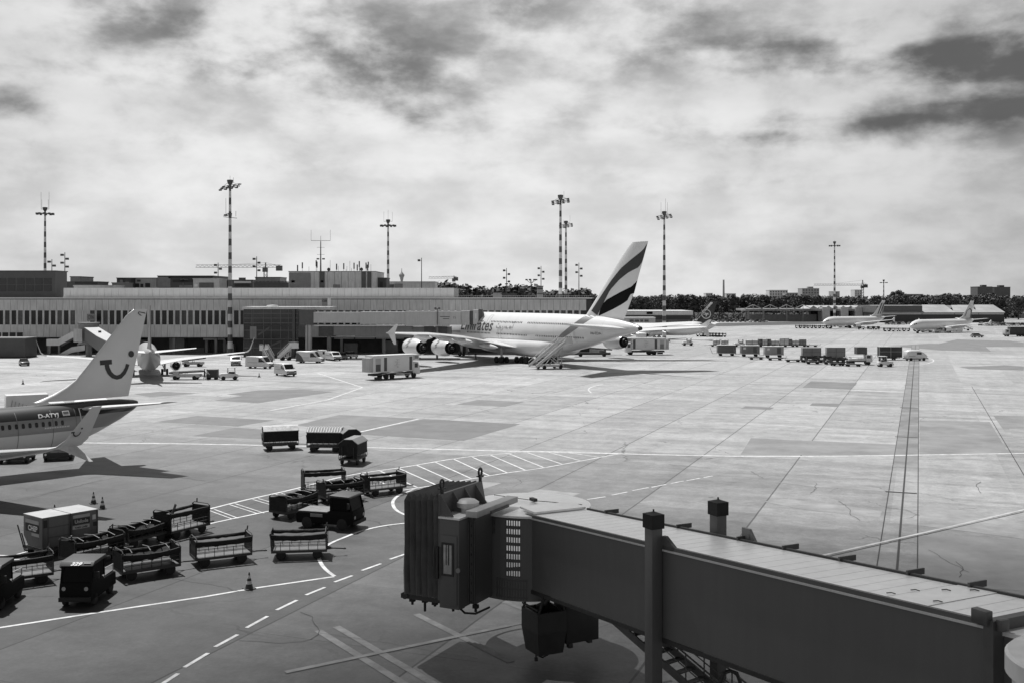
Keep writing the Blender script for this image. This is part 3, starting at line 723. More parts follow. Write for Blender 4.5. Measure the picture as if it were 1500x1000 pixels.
def livery():                            # dark crown, mid-tone side, pale belly
    m = mat('tail_livery', .3, .32, .03, .3, coat=.4); nt = m.node_tree; N = nt.nodes; L = nt.links
    tc = N.new('ShaderNodeTexCoord'); sp = N.new('ShaderNodeSeparateXYZ'); L.new(tc.outputs['Object'], sp.inputs[0])
    a = N.new('ShaderNodeMath'); a.operation = 'MULTIPLY_ADD'; L.new(sp.outputs['X'], a.inputs[0]); a.inputs[1].default_value = .0; L.new(sp.outputs['Z'], a.inputs[2])
    cr = N.new('ShaderNodeValToRGB'); cr.color_ramp.interpolation = 'CONSTANT'; mr = N.new('ShaderNodeMapRange'); mr.inputs['From Max'].default_value = 10; L.new(a.outputs[0], mr.inputs['Value']); L.new(mr.outputs[0], cr.inputs[0])
    e = cr.color_ramp.elements; e[0].position = 0; e[0].color = (.7,.7,.7,1); e[1].position = .325; e[1].color = (.27,.27,.27,1); q = e.new(.434); q.color = (.025,.025,.025,1)
    L.new(cr.outputs[0], N['Principled BSDF'].inputs['Base Color']); return m
def airliner(name, label, loc, rz, group=None, two_tone=False, fin_mat=None, fin_shape=None, tip='winglet', body=None, stab_mat=None, cockpit=False):
    root = thing(name, label, 'aeroplane', loc, rz, group)
    st = refine(STN, 1.0); yf = fus_y(STN); m = MB()
    rings = fus_rings(st); m.loft(rings)
    if two_tone: body = livery()
    fu = m.build('fuselage', body or PLANE, root, ang=60)
    fo = fin_shape or ([(-9.6,5.2),(-12.6,6.1),(-13.4,6.8),(-18.3,12.4),(-18.5,12.55)], [(-18.3,5.15),(-20.4,12.55)])
    fm, ff = make_fin(*fo); fin = fm.build('fin', fin_mat or PLANE, root, ang=60)
    for sg in (1, -1):
        sec = [(4.5,.5,1.95,8.4,.13,(0,1)),(2.4,1.8,2.05,7.2,.12,(0,1)),(-.6,5.8,2.85,4.4,.11,(0,1)),(-5.7,16.2,4.05,1.75,.1,(0,1))]
        wing_mesh(sec, sg).build('wing', PLGREY if two_tone else PLANE, root)
        if tip in ('winglet','split'):
            w2 = [(-5.7,16.2,4.05,1.75,.1,(0,1)),(-6.05,16.75,4.2,1.65,.1,(-.5,.87)),(-6.5,17.15,4.65,1.5,.09,(-.92,.38)),(-8.0,17.75,6.75,.65,.08,(-.96,.28))]
            wl = wing_mesh(w2, sg).build('winglet', fin_mat or PLANE, root)
            if tip == 'split':
                w3 = [(-6.1,16.75,4.18,1.3,.1,(.4,.9)),(-7.0,17.3,3.65,.75,.08,(.7,.7)),(-7.8,17.75,3.2,.25,.08,(.7,.7))]
                wing_mesh(w3, sg).build('lower_winglet', OFFW, root)
        else:
            m = MB(); m.prism([(-5.8,4.1),(-7.6,4.1),(-7.7,5.2),(-7.3,5.2)], sg*16.2-.05, sg*16.2+.05); m.prism([(-5.9,4.0),(-7.6,4.0),(-7.5,3.3),(-7.2,3.3)], sg*16.2-.05, sg*16.2+.05); m.build('winglet', PLANE, root)
        ss = [(-14.3,.3,4.75,4.0,.1,(0,1)),(-18.3,7.2,5.5,1.5,.09,(0,1))]
        wing_mesh(ss, sg).build('stabiliser', stab_mat or PLANE, root)
        engine(root, 2.4, sg*4.9, 1.45, 1.0, 3.6, 2.45)
        gear(root, -.4, sg*2.85, .55, .55, 1, .42, 2.2)
    gear(root, 15, 0, .38, .38, 1, .25, 1.7)
    if cockpit:
        for sg in (-1, 1):
            for x, z, w_ in ((18.2,3.55,.5),(17.55,3.72,.55)):
                vs = [(x+w_/2-.05,z-.22),(x-w_/2,z-.2),(x-w_/2-.1,z+.25),(x+w_/2-.25,z+.22)]
                MB().poly([(a, sg*(yf(a, b)+.03), b) for a, b in vs]).build('cockpit_window', WINMAT, fu)
    return root, fu, fin, yf, ff

# --- the near tail, lower left
FWD = V((-.69, -.72, 0))
root = thing('tmp', '', '', (-45.6, 75.2, 0), math.atan2(FWD.y, FWD.x)); tloc, trz = root.location.copy(), root.rotation_euler.z
def onc(x, y): p = unproj(root, x, y, lambda a, b: 0); return (p.x, p.z)
LE = [onc(*q) for q in ((49,583.6),(72,580),(90,571),(109,557.6),(122,543),(190.7,454.6),(195.5,452.3))]
TE = [onc(188,579.5), onc(215.5,453)]
LE[0] = (LE[0][0], min(LE[0][1], TE[0][1])); TE[0] = (TE[0][0], LE[0][1]); LE[-1] = (LE[-1][0], TE[1][1])
LE = [LE[0]] + [p for p in LE[1:-1] if LE[0][1] < p[1] < LE[-1][1]] + [LE[-1]]
bpy.data.objects.remove(root)
FINW = mat('fin_pale_grey', .68, .35, .05, .3, coat=.3)
root, fu, fin, yf, ff = airliner('airliner', 'airliner at the left edge, dark upper fuselage, smile emblem on its pale fin', tloc, trz, two_tone=True,
                                 fin_mat=FINW, fin_shape=(LE, TE), tip='split', stab_mat=OFFW)
DEC = mat('emblem_dark', .03, .4, .1)
# smile emblem (traced on the fin's port side)
s1 = [(152.5,531),(154,540),(158,548),(164,553.5),(171,555.5),(178,553.5),(184,547),(187.5,539.5),(189.5,533.5)]
s0 = [(159,531),(160.5,538),(163.5,544),(167.5,548),(171.5,549.3),(176,547.5),(180,543),(183,537.5),(184.5,532)]
band(root, s1, s0, ff, 'emblem_smile', DEC, fin, 30, 3)
band(root, [(146,527.5),(163.5,526)], [(146.5,534.5),(164,533)], ff, 'emblem_bar', DEC, fin, 4, 3)
m = MB(); pts = []
for k in range(20):
    p = unproj(root, 192+4.2*math.cos(2*PI*k/20), 518+4.8*math.sin(2*PI*k/20), ff); p.y = ff(p.x, p.z)+.03; pts.append(p)
m.poly(pts); m.build('emblem_dot', DEC, fin)
m = MB()
for pl in ([(203,456.5),(212,458),(213,460),(203,457.5)],[(203,456.5),(201.5,459),(205,462.5),(208,463),(203.5,459.5)]):
    q = []
    for a in pl: p = unproj(root, *a, ff); p.y = ff(p.x, p.z)+.03; q.append(p)
    m.poly(q)
m.build('fin_tip_mark', DGREY, fin)
for k in range(12):                      # cabin windows
    x = -12.95 + .508*k
    m = MB(); r = []
    for j in range(12):
        a = 2*PI*j/12; c, s_ = math.cos(a), math.sin(a)
        px_, pz = x+.12*abs(c)**.6*math.copysign(1,c), 3.98+.19*abs(s_)**.6*math.copysign(1,s_); r.append((px_, yf(px_, pz)+.015, pz))
    m.poly(r); m.build('window', WINMAT, fu)
def onfus(x0, z0, sgn=-1, off=.02):
    return lambda u, w_: (x0+sgn*u, yf(x0+sgn*u, z0+w_)+off, z0+w_)
write('registration', 'D-ATYJ', mat('letter_white', .75, .5), fu, onfus(-11.15, 4.47), .4, .1, .012, 4, width=1.62)
m = MB(); f_ = onfus(-13.1, 4.5)
m.poly([f_(a, b) for a, b in ((0,0),(.55,0),(.55,.36),(0,.36))]); m.build('flag', mat('flag_light', .6), fu)
m = MB(); f_ = onfus(-13.1, 4.5, off=.03); m.poly([f_(a, b) for a, b in ((.05,.13),(.5,.13),(.5,.31),(.05,.31))]); m.build('flag_band', DGREY, fu)
m = MB()
f_ = onfus(-11.5, 3.62)
for k in range(15): m.poly([f_(.135*k+a, b) for a, b in ((0,0),(.09,0),(.11,.11),(.02,.11))])
m.build('small_lettering', mat('letter_white', .75), fu)
# rear door: outline and handle
m = MB(); ol = []
for (x0, x1, z0, z1) in ((-14.5,-15.3,3.2,4.95),):
    f2 = lambda x, z: (x, yf(x, z)+.025, z)
    n_ = 10
    for (a, b) in (((x0,z0),(x0,z1)),((x0,z1),(x1,z1)),((x1,z1),(x1,z0))):
        for k in range(n_):
            p = (a[0]+(b[0]-a[0])*k/n_, a[1]+(b[1]-a[1])*k/n_); q = (a[0]+(b[0]-a[0])*(k+1)/n_, a[1]+(b[1]-a[1])*(k+1)/n_)
            m.bar(f2(*p), f2(*q), .06, .03)
d_ = m.build('door_outline', mat('letter_white', .75), fu)
for x, z_ in ((-9.5,2.0),(-12.2,2.1),(-14.1,2.5)): ring_line(yf, x, z_, 5.0, fu, mat('seam_grey', .16))
# emblem on the near winglet
m = MB()
def wlp(u, w_): # on the outer face of the port winglet
    z = 5.05+w_; t = (z-4.65)/2.1; return (-7.05-u-.2*t*2, 17.18+.62*t*1.0+.13, z)
n_ = 10
for k in range(n_):
    a, b = PI*(1+k/n_), PI*(1+(k+1)/n_)
    m.poly([wlp(-.26*math.cos(t)*r, .3*math.sin(t)*r+.1) for t, r in ((a,1),(b,1),(b,.72),(a,.72))])
m.poly([wlp(*q) for q in ((-.4,.06),(-.16,.06),(-.16,.15),(-.4,.15))])
m.poly([wlp(.24+.06*math.cos(2*PI*k/10), .32+.06*math.sin(2*PI*k/10)) for k in range(10)])
m.build('winglet_emblem', DEC, [c for c in root.children if c.name.startswith('winglet')][0])

# --- airliner seen tail-on at the left stand
al = rad(110); loc = P(213, 530, 178); loc.z = 0
fwd = V((math.cos(al), math.sin(al), 0)); tail = V((-64.0, 0, 0))
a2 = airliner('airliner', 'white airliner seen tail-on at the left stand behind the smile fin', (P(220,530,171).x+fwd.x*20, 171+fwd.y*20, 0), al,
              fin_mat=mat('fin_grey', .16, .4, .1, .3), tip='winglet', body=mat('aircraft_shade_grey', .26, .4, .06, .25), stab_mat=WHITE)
# --- tail with a round bird emblem beyond the big jet's wing
c = P(1053, 476, 352); al = rad(184)
a3 = airliner('airliner', 'airliner mostly hidden behind the big jet wing, dark fin with a ringed bird emblem', (c.x-21, 352, 0), rad(158),
              fin_mat=mat('fin_navy', .03, .4, .1, .3), body=PLANE)
r3, f3, fin3, yf3, ff3 = a3
m = MB()
cx, cz = -16.9, 8.4
for sg in (-1, 1):
    for k in range(24):
        a, b = 2*PI*k/24, 2*PI*(k+1)/24
        m.poly([(cx+r*math.cos(t), sg*(ff3(cx+r*math.cos(t), cz+r*math.sin(t))+.03), cz+r*math.sin(t)) for t, r in ((a,1.55),(b,1.55),(b,1.3),(a,1.3))])
    for pl in ([(-1.0,-.1),(-.2,-.25),(.9,.6),(.2,.45)], [(-.2,-.25),(.9,-.2),(1.0,0),(.1,.05)], [(-.3,-.3),(0,-.9),(.15,-.85),(.1,-.1)], [(-.9,.4),(-.2,-.1),(.1,0),(-.3,.3)]):
        m.poly([(cx+u, sg*(ff3(cx+u, cz+w_)+.03), cz+w_) for u, w_ in pl])
m.build('ring_emblem', mat('emblem_pale', .55), fin3)
m = MB()
for sg in (-1, 1):
    for k in range(8):
        za, zb = 6.2+.76*k, 6.2+.76*(k+1); xa, xb = -12.65-.89*.76*k*1.02, -12.65-.89*.76*(k+1)*1.02
        m.poly([(x, sg*(ff3(x, z)+.03), z) for x, z in ((xa-.15,za),(xb-.15,zb),(xb-.95,zb),(xa-1.2,za))])
m.build('leading_edge_band', PLANE, fin3)
# --- two airliners far out on the right
for px, d, az, lab, fm in ((1251, 478, rad(210), 'distant airliner on the right apron, left one, fin with slanted dark stripes', None),
                           (1380, 418, rad(212), 'distant airliner on the right apron, right one, with a dark lower fin', None)):
    c = P(px, 480, d)
    r_, f_, fi_, y_, ff_ = airliner('airliner', lab, (c.x, d, 0), az, group='distant airliners on the right apron', fin_mat=OFFW, tip='fence', cockpit=True)
    m = MB()
    def fz(x, z, sg): return (x, sg*(ff_(x, z)+.04), z)
    for sg in (-1, 1):
        if px < 1300:
            for k in range(3):
                x0 = -14.9-1.45*k
                m.poly([fz(x0, 6.2, sg), fz(x0-.75, 6.2, sg), fz(x0-4.0*.9-.2, 11.4, sg), fz(x0-3.0*.9-.2, 11.4, sg)] if k < 2 else [fz(x0,5.8,sg), fz(x0-.5,5.8,sg), fz(x0-1.9,11,sg), fz(x0-1.6,11,sg)])
        else:
            m.poly([fz(-13.8,6.2,sg), fz(-18.4,5.4,sg), fz(-19.1,8.6,sg), fz(-17.6,9.6,sg), fz(-15.6,8.6,sg)])
    m.build('fin_stripes', mat('fin_stripe_dark', .05, .4), fi_)

# --- the large double-deck jet
al = math.atan2(.848, -.53)
root = thing('double_deck_airliner', 'large white double-deck airliner with striped tail parked in the middle of the apron', 'aeroplane', (4.2, 226, 0), al)
ST8 = [(36.2,5.0,.1,.1),(35.7,5.05,1.0,.95),(34.2,5.4,1.95,1.9),(31.5,5.9,2.9,3.05),(28,6.2,3.4,3.9),(24,6.3,3.57,4.2),(-8,6.3,3.57,4.2),(-14,6.62,3.42,3.85),(-20,7.15,2.95,3.25),(-26,7.75,2.2,2.4),(-31,8.08,1.42,1.55),(-34.5,8.15,.85,.9),(-36.2,8.1,.5,.52),(-36.5,8.1,.4,.42)]
yf = fus_y(ST8); m = MB(); m.loft(fus_rings(refine(ST8, 1.5), 56)); fu = m.build('fuselage', PLANE, root, ang=60)
m = MB(); m.lathe([(-36.9,.34),(-36.4,.42)], (0,0,8.1), 'x', 16, True, True); m.build('exhaust', NOZ, root)
m = MB(); fr = []
for x, zc, ry, rz_ in [(20,4.2,2.6,1.5),(17,3.8,3.4,1.9),(12,3.6,4.0,2.1),(0,3.5,4.15,2.2),(-9,3.6,4.1,2.1),(-13,3.9,3.7,1.7),(-13.6,4.3,2.6,1.0)]:
    fr.append([V((x, ry*abs(math.sin(t))**.8*math.copysign(1,math.sin(t)), zc+rz_*abs(math.cos(t))**.8*math.copysign(1,math.cos(t)))) for t in [2*PI*k/40 for k in range(40)]])
m.loft(fr); m.build('wing_fairing', PLANE, root, ang=60)
def onc(x, y): p = unproj(root, x, y, lambda a, b: 0); return (p.x, p.z)
LE = [onc(*q) for q in ((855,469),(861,457.7),(870,443),(907,381.8),(923,357),(926,354.6))]
TE = [onc(913.7,469), onc(928.5,430), onc(949.5,353.5)]
LE[0] = (LE[0][0], TE[0][1]); LE[-1] = (LE[-1][0], TE[-1][1])
LE = [LE[0]] + [p for p in LE[1:-1] if LE[0][1] < p[1] < LE[-1][1]] + [LE[-1]]
fm, ff = make_fin(LE, TE, .085); fin = fm.build('fin', PLANE, root, ang=60)
for x in (-13.2,-20,-27.5,2,16): ring_line(yf, x, 3.6, 9.8, fu, LGREY)
def z8(pts): return [(760+a/4.347, 330+b/4.347) for a, b in pts]
band(root, z8([(821,112),(790,160),(720,215),(650,275),(590,350),(530,440),(462,545)]), z8([(819,118),(788,230),(765,268),(700,300),(640,348),(580,415),(500,575)]), ff, 'fin_stripe', EMDARK, fin)
band(root, z8([(756,352),(720,390),(640,430),(560,475),(528,508),(508,572)]), z8([(735,434),(712,440),(690,482),(650,508),(600,535),(512,577)]), ff, 'fin_stripe', EMBLACK, fin)
band(root, z8([(452,556),(400,590),(330,640),(270,690),(215,755)]), z8([(500,576),(455,600),(395,638),(325,690),(222,752)]), yf, 'body_stripe', mat('livery_grey', .14, .35, .05, .5, coat=.3), fu)
for sg in (1, -1):
    sec = [(17.5,2.5,3.0,18,.13,(0,1)),(13.2,8,3.9,13.6,.13,(0,1)),(8.2,14.9,5.3,10,.11,(0,1)),(-.2,26,6.5,6.9,.1,(0,1)),(-9.0,38.4,7.2,3.9,.09,(0,1))]
    wg = wing_mesh(sec, sg).build('wing', PLANE, root)
    m = MB(); m.prism([(-9.6,7.2),(-12.6,7.2),(-14.0,8.9),(-13.3,8.9)], sg*38.4-.08, sg*38.4+.08); m.prism([(-10.2,7.1),(-12.8,7.1),(-13.3,5.2),(-12.6,5.2)], sg*38.4-.08, sg*38.4+.08); m.build('wingtip_fence', PLANE, root)
    for y_, x_, z_ in ((11,-1.5,3.7),(18,-3.2,5.0),(22.5,-3.8,5.5),(29,-7,6.2)):
        m = MB(); m.loft([[V((x_+a, sg*y_+b*.32*math.sin(t), z_+.1*a*.25+b*.5*math.cos(t))) for t in [2*PI*k/12 for k in range(12)]] for a, b in ((5,.1),(3,.9),(0,1.05),(-1.6,.65),(-2.8,.08))])
        m.build('flap_fairing', PLANE, root)
    wing_mesh([(-24.5,1.2,8.0,10.0,.1,(0,1)),(-33.2,15.0,9.0,3.7,.09,(0,1))], sg).build('stabiliser', PLANE, root)
    engine(root, 10.0, sg*14.9, 3.1, 1.85, 6.0, 4.9); engine(root, 2.2, sg*25.7, 3.75, 1.8, 6.0, 6.2)
    for gx, gy, nw in ((2.2, 6.2, 2), (-1.2, 2.7, 3)):
        gear(root, gx, sg*gy, .7, .7, nw, .72, 3.2)
gear(root, 30.5, 0, .62, .62, 1, .5, 3.0)
nwin = 0; rest = MB()
for z, x0, x1, gaps_ in ((5.95, -22, 31, ((22,25),(9,11),(-7,-4))), (8.55, -20, 27, ((12,15),(-3,-1)))):
    x = x0
    while x < x1:
        if not any(a <= x <= b for a, b in gaps_):
            nwin += 1; m = MB() if nwin <= 100 else rest
            m.poly([(a, yf(a, b)+.03, b) for a, b in ((x-.13,z-.17),(x+.13,z-.17),(x+.13,z+.17),(x-.13,z+.17))])
            if nwin <= 100: m.build('window', WINMAT, fu)
        x += .62
meta(rest.build('window', WINMAT, fu), kind='stuff')
def onf8(x0, z0): return lambda u, w_: (x0-u, yf(x0-u, z0+w_)+.05, z0+w_)
LET = mat('gold_lettering', .07, .4, .1)
write('lettering', 'Emirates', LET, fu, onf8(24.6, 6.45), 3.7, .22, .03, 8, width=14.2)
m = MB(); f_ = onf8(8.9, 7.1)
def stroke(pts, w_):
    for p, q in zip(pts, pts[1:]):
        dx, dz = q[0]-p[0], q[1]-p[1]; l = math.hypot(dx, dz) or 1; nx, nz = -dz/l*w_/2, dx/l*w_/2
        m.poly([f_(p[0]+nx, p[1]+nz), f_(p[0]-nx, p[1]-nz), f_(q[0]-nx, q[1]-nz), f_(q[0]+nx, q[1]+nz)])
for pts in ([(0,.55),(.15,.1),(1.3,.08),(1.5,.6)], [(1.7,1.5),(1.75,.1),(2.3,.05)], [(2.6,.5),(2.9,.1),(2.5,-.5)], [(3.3,1.5),(3.35,.1)], [(3.7,.15),(4.1,.5),(4.5,.1),(4.0,.1),(5.0,.1)], [(5.3,.1),(5.7,.6),(6.0,.1),(5.4,.12)], [(6.2,1.5),(6.3,.1)], [(6.7,.2),(6.9,1.5)], [(.5,.95),(.9,.95)]):
    stroke(pts, .2)
m.build('lettering', mat('arabic_lettering', .25, .4, .1), fu)
write('registration', 'A6-EDA', LET, fu, onf8(-24.3, 6.7), .75, 0, 0, 3, width=2.9)
for x, z0, z1 in ((-18.6,5.0,7.1),(8,4.9,7.0),(13.5,8.0,9.9)):
    m = MB()
    for a, b in (((x,z0),(x,z1)),((x,z1),(x-1.1,z1)),((x-1.1,z1),(x-1.1,z0))):
        for k in range(4):
            p = [a[i]+(b[i]-a[i])*k/4 for i in (0,1)]; q = [a[i]+(b[i]-a[i])*(k+1)/4 for i in (0,1)]
            m.bar((p[0],yf(*p)+.02,p[1]),(q[0],yf(*q)+.02,q[1]),.06,.04)
    m.build('door_outline', LGREY, fu)
for y_, x_, z_ in ((14.9,12.0,3.1),(25.7,4.2,3.75)):
    m = MB()
    for k in range(7):
        for j in range(2):
            a = rad(60-17*k+5*j); r = 1.9
            xx = x_+.25*math.sin(k*2.1)+.3*j
            m.bar((xx, y_+r*math.sin(a+.5), z_+r*math.cos(a+.5)), (xx-.5, y_+r*math.sin(a+.38), z_+r*math.cos(a+.38)), .14, .05)
    m.build('engine_lettering', mat('arabic_lettering', .25, .4, .1), [c for c in root.children if c.name.startswith('engine')][0 if y_ < 20 else 1])
# ------------------------------------------------------------------ terminal across the apron
def zz(y, d): return H - (y-HZ)*d/F
def xx(x, d): return (x-750)*d/F
PANEL = mat('facade_panel', .58, .55, .13, .25, streak=.25)
PANEL2 = mat('upper_panel', .68, .55, .08, .25, streak=.1)
ROOFT = mat('flat_roof', .2, .8, .25, .2)
DARKW = mat('dark_wall', .07, .6, .2, .3)
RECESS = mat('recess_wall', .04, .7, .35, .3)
BLKG = mat('dark_cladding', .085, .5, .12, .3)
TD = 262.0
GLASS2 = mat('terminal_glass_lit', .06, .2, .5, .5); GLASS3 = mat('terminal_glass_half_lit', .035, .15, .5, .8)  # paler panes: lit interiors and reflections put into the glass colour
T = thing('terminal_building', 'long pale panelled terminal with a strip of dark windows behind the parked aircraft', 'terminal', (0, TD, 0))
X0, X1 = xx(-90, TD), xx(866, TD)
P0 = 1.62; nw = int((X1-X0)/P0); z1, z2, z3, z4 = 4.0, 7.1, 10.6, 13.3
m = MB()
RND.seed(5)
for i in range(nw):
    a = X0 + i*P0; g1 = .03
    for (za, zb) in ((z1, z2), (z3, z4)): m.box(a+g1, a+P0-g1, 0, .3, za, zb)
    m.box(a-.23, a+.23, .02, .3, z2, z3)
    px = 750 + (a+P0/2)*F/TD
    if 111 < px < 133: m.box(a+.28, a+P0-.28, .05, .3, z2, z3)
m.build('wall_panels', PANEL, T)
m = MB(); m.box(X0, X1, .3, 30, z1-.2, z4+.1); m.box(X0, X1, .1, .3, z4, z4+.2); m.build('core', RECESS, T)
m = MB(); m.box(X0, X1+.3, -.15, 30.2, z4+.2, z4+.5); m.build('roof_edge', PANEL2, T)
for i in range(nw):
    a = X0 + i*P0; px = 750 + (a+P0/2)*F/TD
    if 111 < px < 133 or px < -25: continue
    MB().box(a+.24, a+P0-.24, .16, .24, z2+.03, z3-.03).build('window', RND.choice((GLASSM, GLASSM, GLASSM, GLASS2, GLASS3)), T)
m = MB(); xa, xb = xx(93, TD+3), xx(665, TD+3); k = int((xb-xa)/1.7)
for i in range(k):
    a = xa + i*(xb-xa)/k; m.box(a+.025, a+(xb-xa)/k-.025, 3, 3.2, 13.85, zz(422, TD+3))
m.build('upper_wall', PANEL2, T)
m = MB(); m.box(xa, xb, 3.2, 26, 13.8, zz(422, TD+3)-.05); m.build('upper_storey', ROOFT, T)
m = MB(); m.box(xa-.1, xb+.1, 2.9, 3.3, 13.8, 13.98); m.build('upper_sill', OFFW, T)
m = MB()
for i in range(60):
    a = xb + 1 + i*(X1-xb-1)/60; m.bar((a,.6,13.8),(a,.6,14.25),.05)
m.bar((xb,.6,14.25),(X1,.6,14.25),.06); m.build('roof_railing', METAL, T)
# recessed ground floor
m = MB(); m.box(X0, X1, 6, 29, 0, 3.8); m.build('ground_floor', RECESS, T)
for i in range(15):
    a = X0+6+i*10.4; MB().box(a-.3, a+.3, .8, 1.4, 0, 3.82).build('pillar', MGREY, T)
for px0, px1, za, mm in ((240,262,3.6,MGREY),(293,297,3.4,MGREY),(320,324,3.4,MGREY),(262,292,1.2,DGREY),(180,205,3.2,MGREY),(560,580,3.0,MGREY),(150,166,2.6,LGREY),(500,520,2.4,MGREY),(325,336,2.2,LGREY)):
    m = MB(); m.box(xx(px0,TD), xx(px1,TD), 4.2, 6.05, 0, za); m.build('service_bay', mm, T)
m = MB(); m.box(xx(292,TD), xx(324,TD), 3.2, 4.2, 3.2, 3.8); m.build('bay_lintel', LGREY, T)
# small windows low on the left
for i in range(4):
    a = xx(0, TD)+i*1.8-1.2; MB().box(a, a+1.45, -.03, .05, zz(494,TD)+.1, zz(487,TD)).build('window', GLASSM, T)
# dark rooftop block at the far left
xa, xb = xx(-70, 266), xx(81, 266); zt_ = zz(398, 266)
m = MB(); m.box(xa, xb, 4, 11, 13.8, zt_); m.build('rooftop_block', BLKG, T)
m = MB(); m.box(xa-.2, xb+.2, 3.8, 11.2, zt_, zt_+.25); m.build('block_parapet', DGREY, T)
for i in range(6):
    for j in range(2):
        a = xx(-2+13.3*i, 266); MB().box(a, a+1.9, 3.9, 4.02, zz(427,266)+j*1.75, zz(427,266)+j*1.75+1.55).build('window', mat('block_glass', .03, .2, .2, .3), T)
# outside stairs with pale parapets
m = MB(); d0 = TD-6
def pl(pts, y0, y1): m.prism([(xx(a, d0), zz(b, d0)) for a, b in pts], y0, y1)
pl([(68,497),(84,497),(105,486),(117,486),(117,494),(106,495),(86,506),(68,506)], -6, -5.8)
pl([(80,522),(105,508),(124,505),(124,513),(105,516),(90,523)], -6, -5.8)
pl([(68,497),(84,497),(105,486),(117,486),(117,494),(106,495),(86,506),(68,506)], -4.2, -4.0)
m.build('stair_parapet', PANEL2, T)
m = MB(); pl([(86,505),(106,494),(122,494),(122,497),(106,498),(90,507)], -5.8, -4.2); m.build('stair_flight', DGREY, T)
for a in (70, 84, 112): MB().box(xx(a,d0), xx(a,d0)+.4, -5.6, -5.2, 0, zz(503,d0)).build('pillar', MGREY, T)
# signs
def sign(px0, px1, y0, y1, d, txt, nm, par, bm=OFFW, tm=BLACK):
    x0, x1, za, zb = xx(px0,d), xx(px1,d), zz(y1,d), zz(y0,d)
    o = MB().box(x0, x1, d-TD-.3, d-TD, za, zb).build(nm, bm, par)
    write('lettering', txt, tm, o, lambda u, w_: (x0+.12*(x1-x0)+u, d-TD-.33, za+.28*(zb-za)+w_), (zb-za)*.75, width=(x1-x0)*.76)
m = MB(); m.box(xx(129,TD-2), xx(130,TD-2), -2.2, -2, zz(471,TD-2), zz(460,TD-2)); m.build('sign_post', MGREY, T)
sign(128, 139.5, 460, 470, TD-2.3, 'C06', 'gate_sign', T, MGREY)

# dark prefab box by the left edge and the left stand's own bridge
t = thing('service_cabin', 'low dark grey cabin block on the left edge in front of the terminal', 'cabin', (xx(5,243), 243, 0))
m = MB(); m.box(-8, 5, 0, 6, .3, 4.4); m.build('wall', DARKW, t); m = MB(); m.box(-8.1, 5.1, -.1, 6.1, 4.4, 4.6); m.build('roof', MGREY, t); m = MB(); m.box(-8, 5, .1, 6, 0, .3); m.build('plinth', BLACK, t)
t = thing('boarding_bridge', 'pale-roofed boarding bridge sloping down from the terminal behind the smile fin', 'boarding bridge', (-99.5, 250, 0))
m = MB(); e = V((26.5,-50,0)); dv = e.normalized(); n_ = V((-dv.y, dv.x, 0))*1.6
for za, zb, nm, mm in ((-3.0,-.12,'tunnel',DGREY),(-.12,.0,'roof',LGREY)):
    m = MB(); m.loft([[p-n_+V((0,0,q+za)), p+n_+V((0,0,q+za)), p+n_+V((0,0,q+zb)), p-n_+V((0,0,q+zb))] for p, q in ((V((0,0,0)),6.9),(e*.45,5.6),(e,4.7))], smooth=False); m.build(nm, mm, t)
m = MB(); m.lathe([(2.8,2.3),(7.6,2.3),(7.7,2.5),(7.9,2.5),(7.95,0)], (-.8,.8,0), 'z', 20); m.build('rotunda', MGREY, t)
m = MB(); m.cyl((-.8,.8,0),(-.8,.8,2.9),.7); m.build('pillar', MGREY, t)
m = MB(); p = e*.5; m.box(p.x-.4,p.x+.4,p.y-.4,p.y+.4,0,3.0); m.build('support', DGREY, t)
m = MB(); m.box(-3.2,-1.2,-2.2,-1.8,3.4,6.4); m.build('wall_panel', PANEL, t)
m = MB(); p = e*.3+V((0,0,6.1)); m.box(p.x-.25,p.x+.25,p.y-.25,p.y+.25,p.z-.2,p.z+.35); m.build('roof_lamp', BLACK, t)

# glass stair tower
D = 246.0
t = thing('glass_stair_tower', 'dark glazed stair tower with white flat roof between the mast and the double bridge', 'stair tower', (xx(357,D), D, 0))
Wt = xx(437,D)-xx(357,D); zr = zz(453, D)
MB().box(0, Wt, .1, 9, 0, zr).build('glazing', mat('tower_glass', .035, .12, .5, .25, spec=.5), t)
m = MB()
for z in (2.2, 4.2, 6.2, 7.9, 9.0, 10.1): m.box(-.05, Wt, .0, .12, z-.06, z+.06)
for x in (0, 1.9, 2.2, 4.6, 6.4, 8.6, 10.4, 12.4): m.box(x-.05, x+.05, -.02, .12, 0, zr)
m.build('glazing_bars', mat('bar_grey', .13, .5), t)
m = MB(); m.box(0, Wt, -.1, .0, 3.9, 4.15); m.box(0, Wt, -.1, .0, 7.15, 7.35); m.build('floor_band', BLACK, t)
m = MB(); m.prism([(3.4,4.9),(6.0,6.6),(6.0,7.1),(3.4,5.4)], -.06, .0); m.prism([(6.0,2.3),(8.8,3.6),(8.8,4.0),(6.0,2.7)], -.06, .0); m.build('stair_flight', DGREY, t)
MB().box(-.3, xx(484,D)-xx(357,D), -.6, 9.4, zr, zr+.55).build('roof', OFFW, t)
m = MB(); m.lathe([(zr+.55,1.5),(zr+.9,1.2),(zr+1.0,0)], (6,3,0), n=20); m.build('roof_dome', LGREY, t)
MB().box(11.4, 12.0, -.5, .1, 0, zr).build('column', DGREY, t)
m = MB(); m.box(1.5, 3.0, -.12, 0, 4.2, 7.1); m.build('wall_panel', MGREY, t)

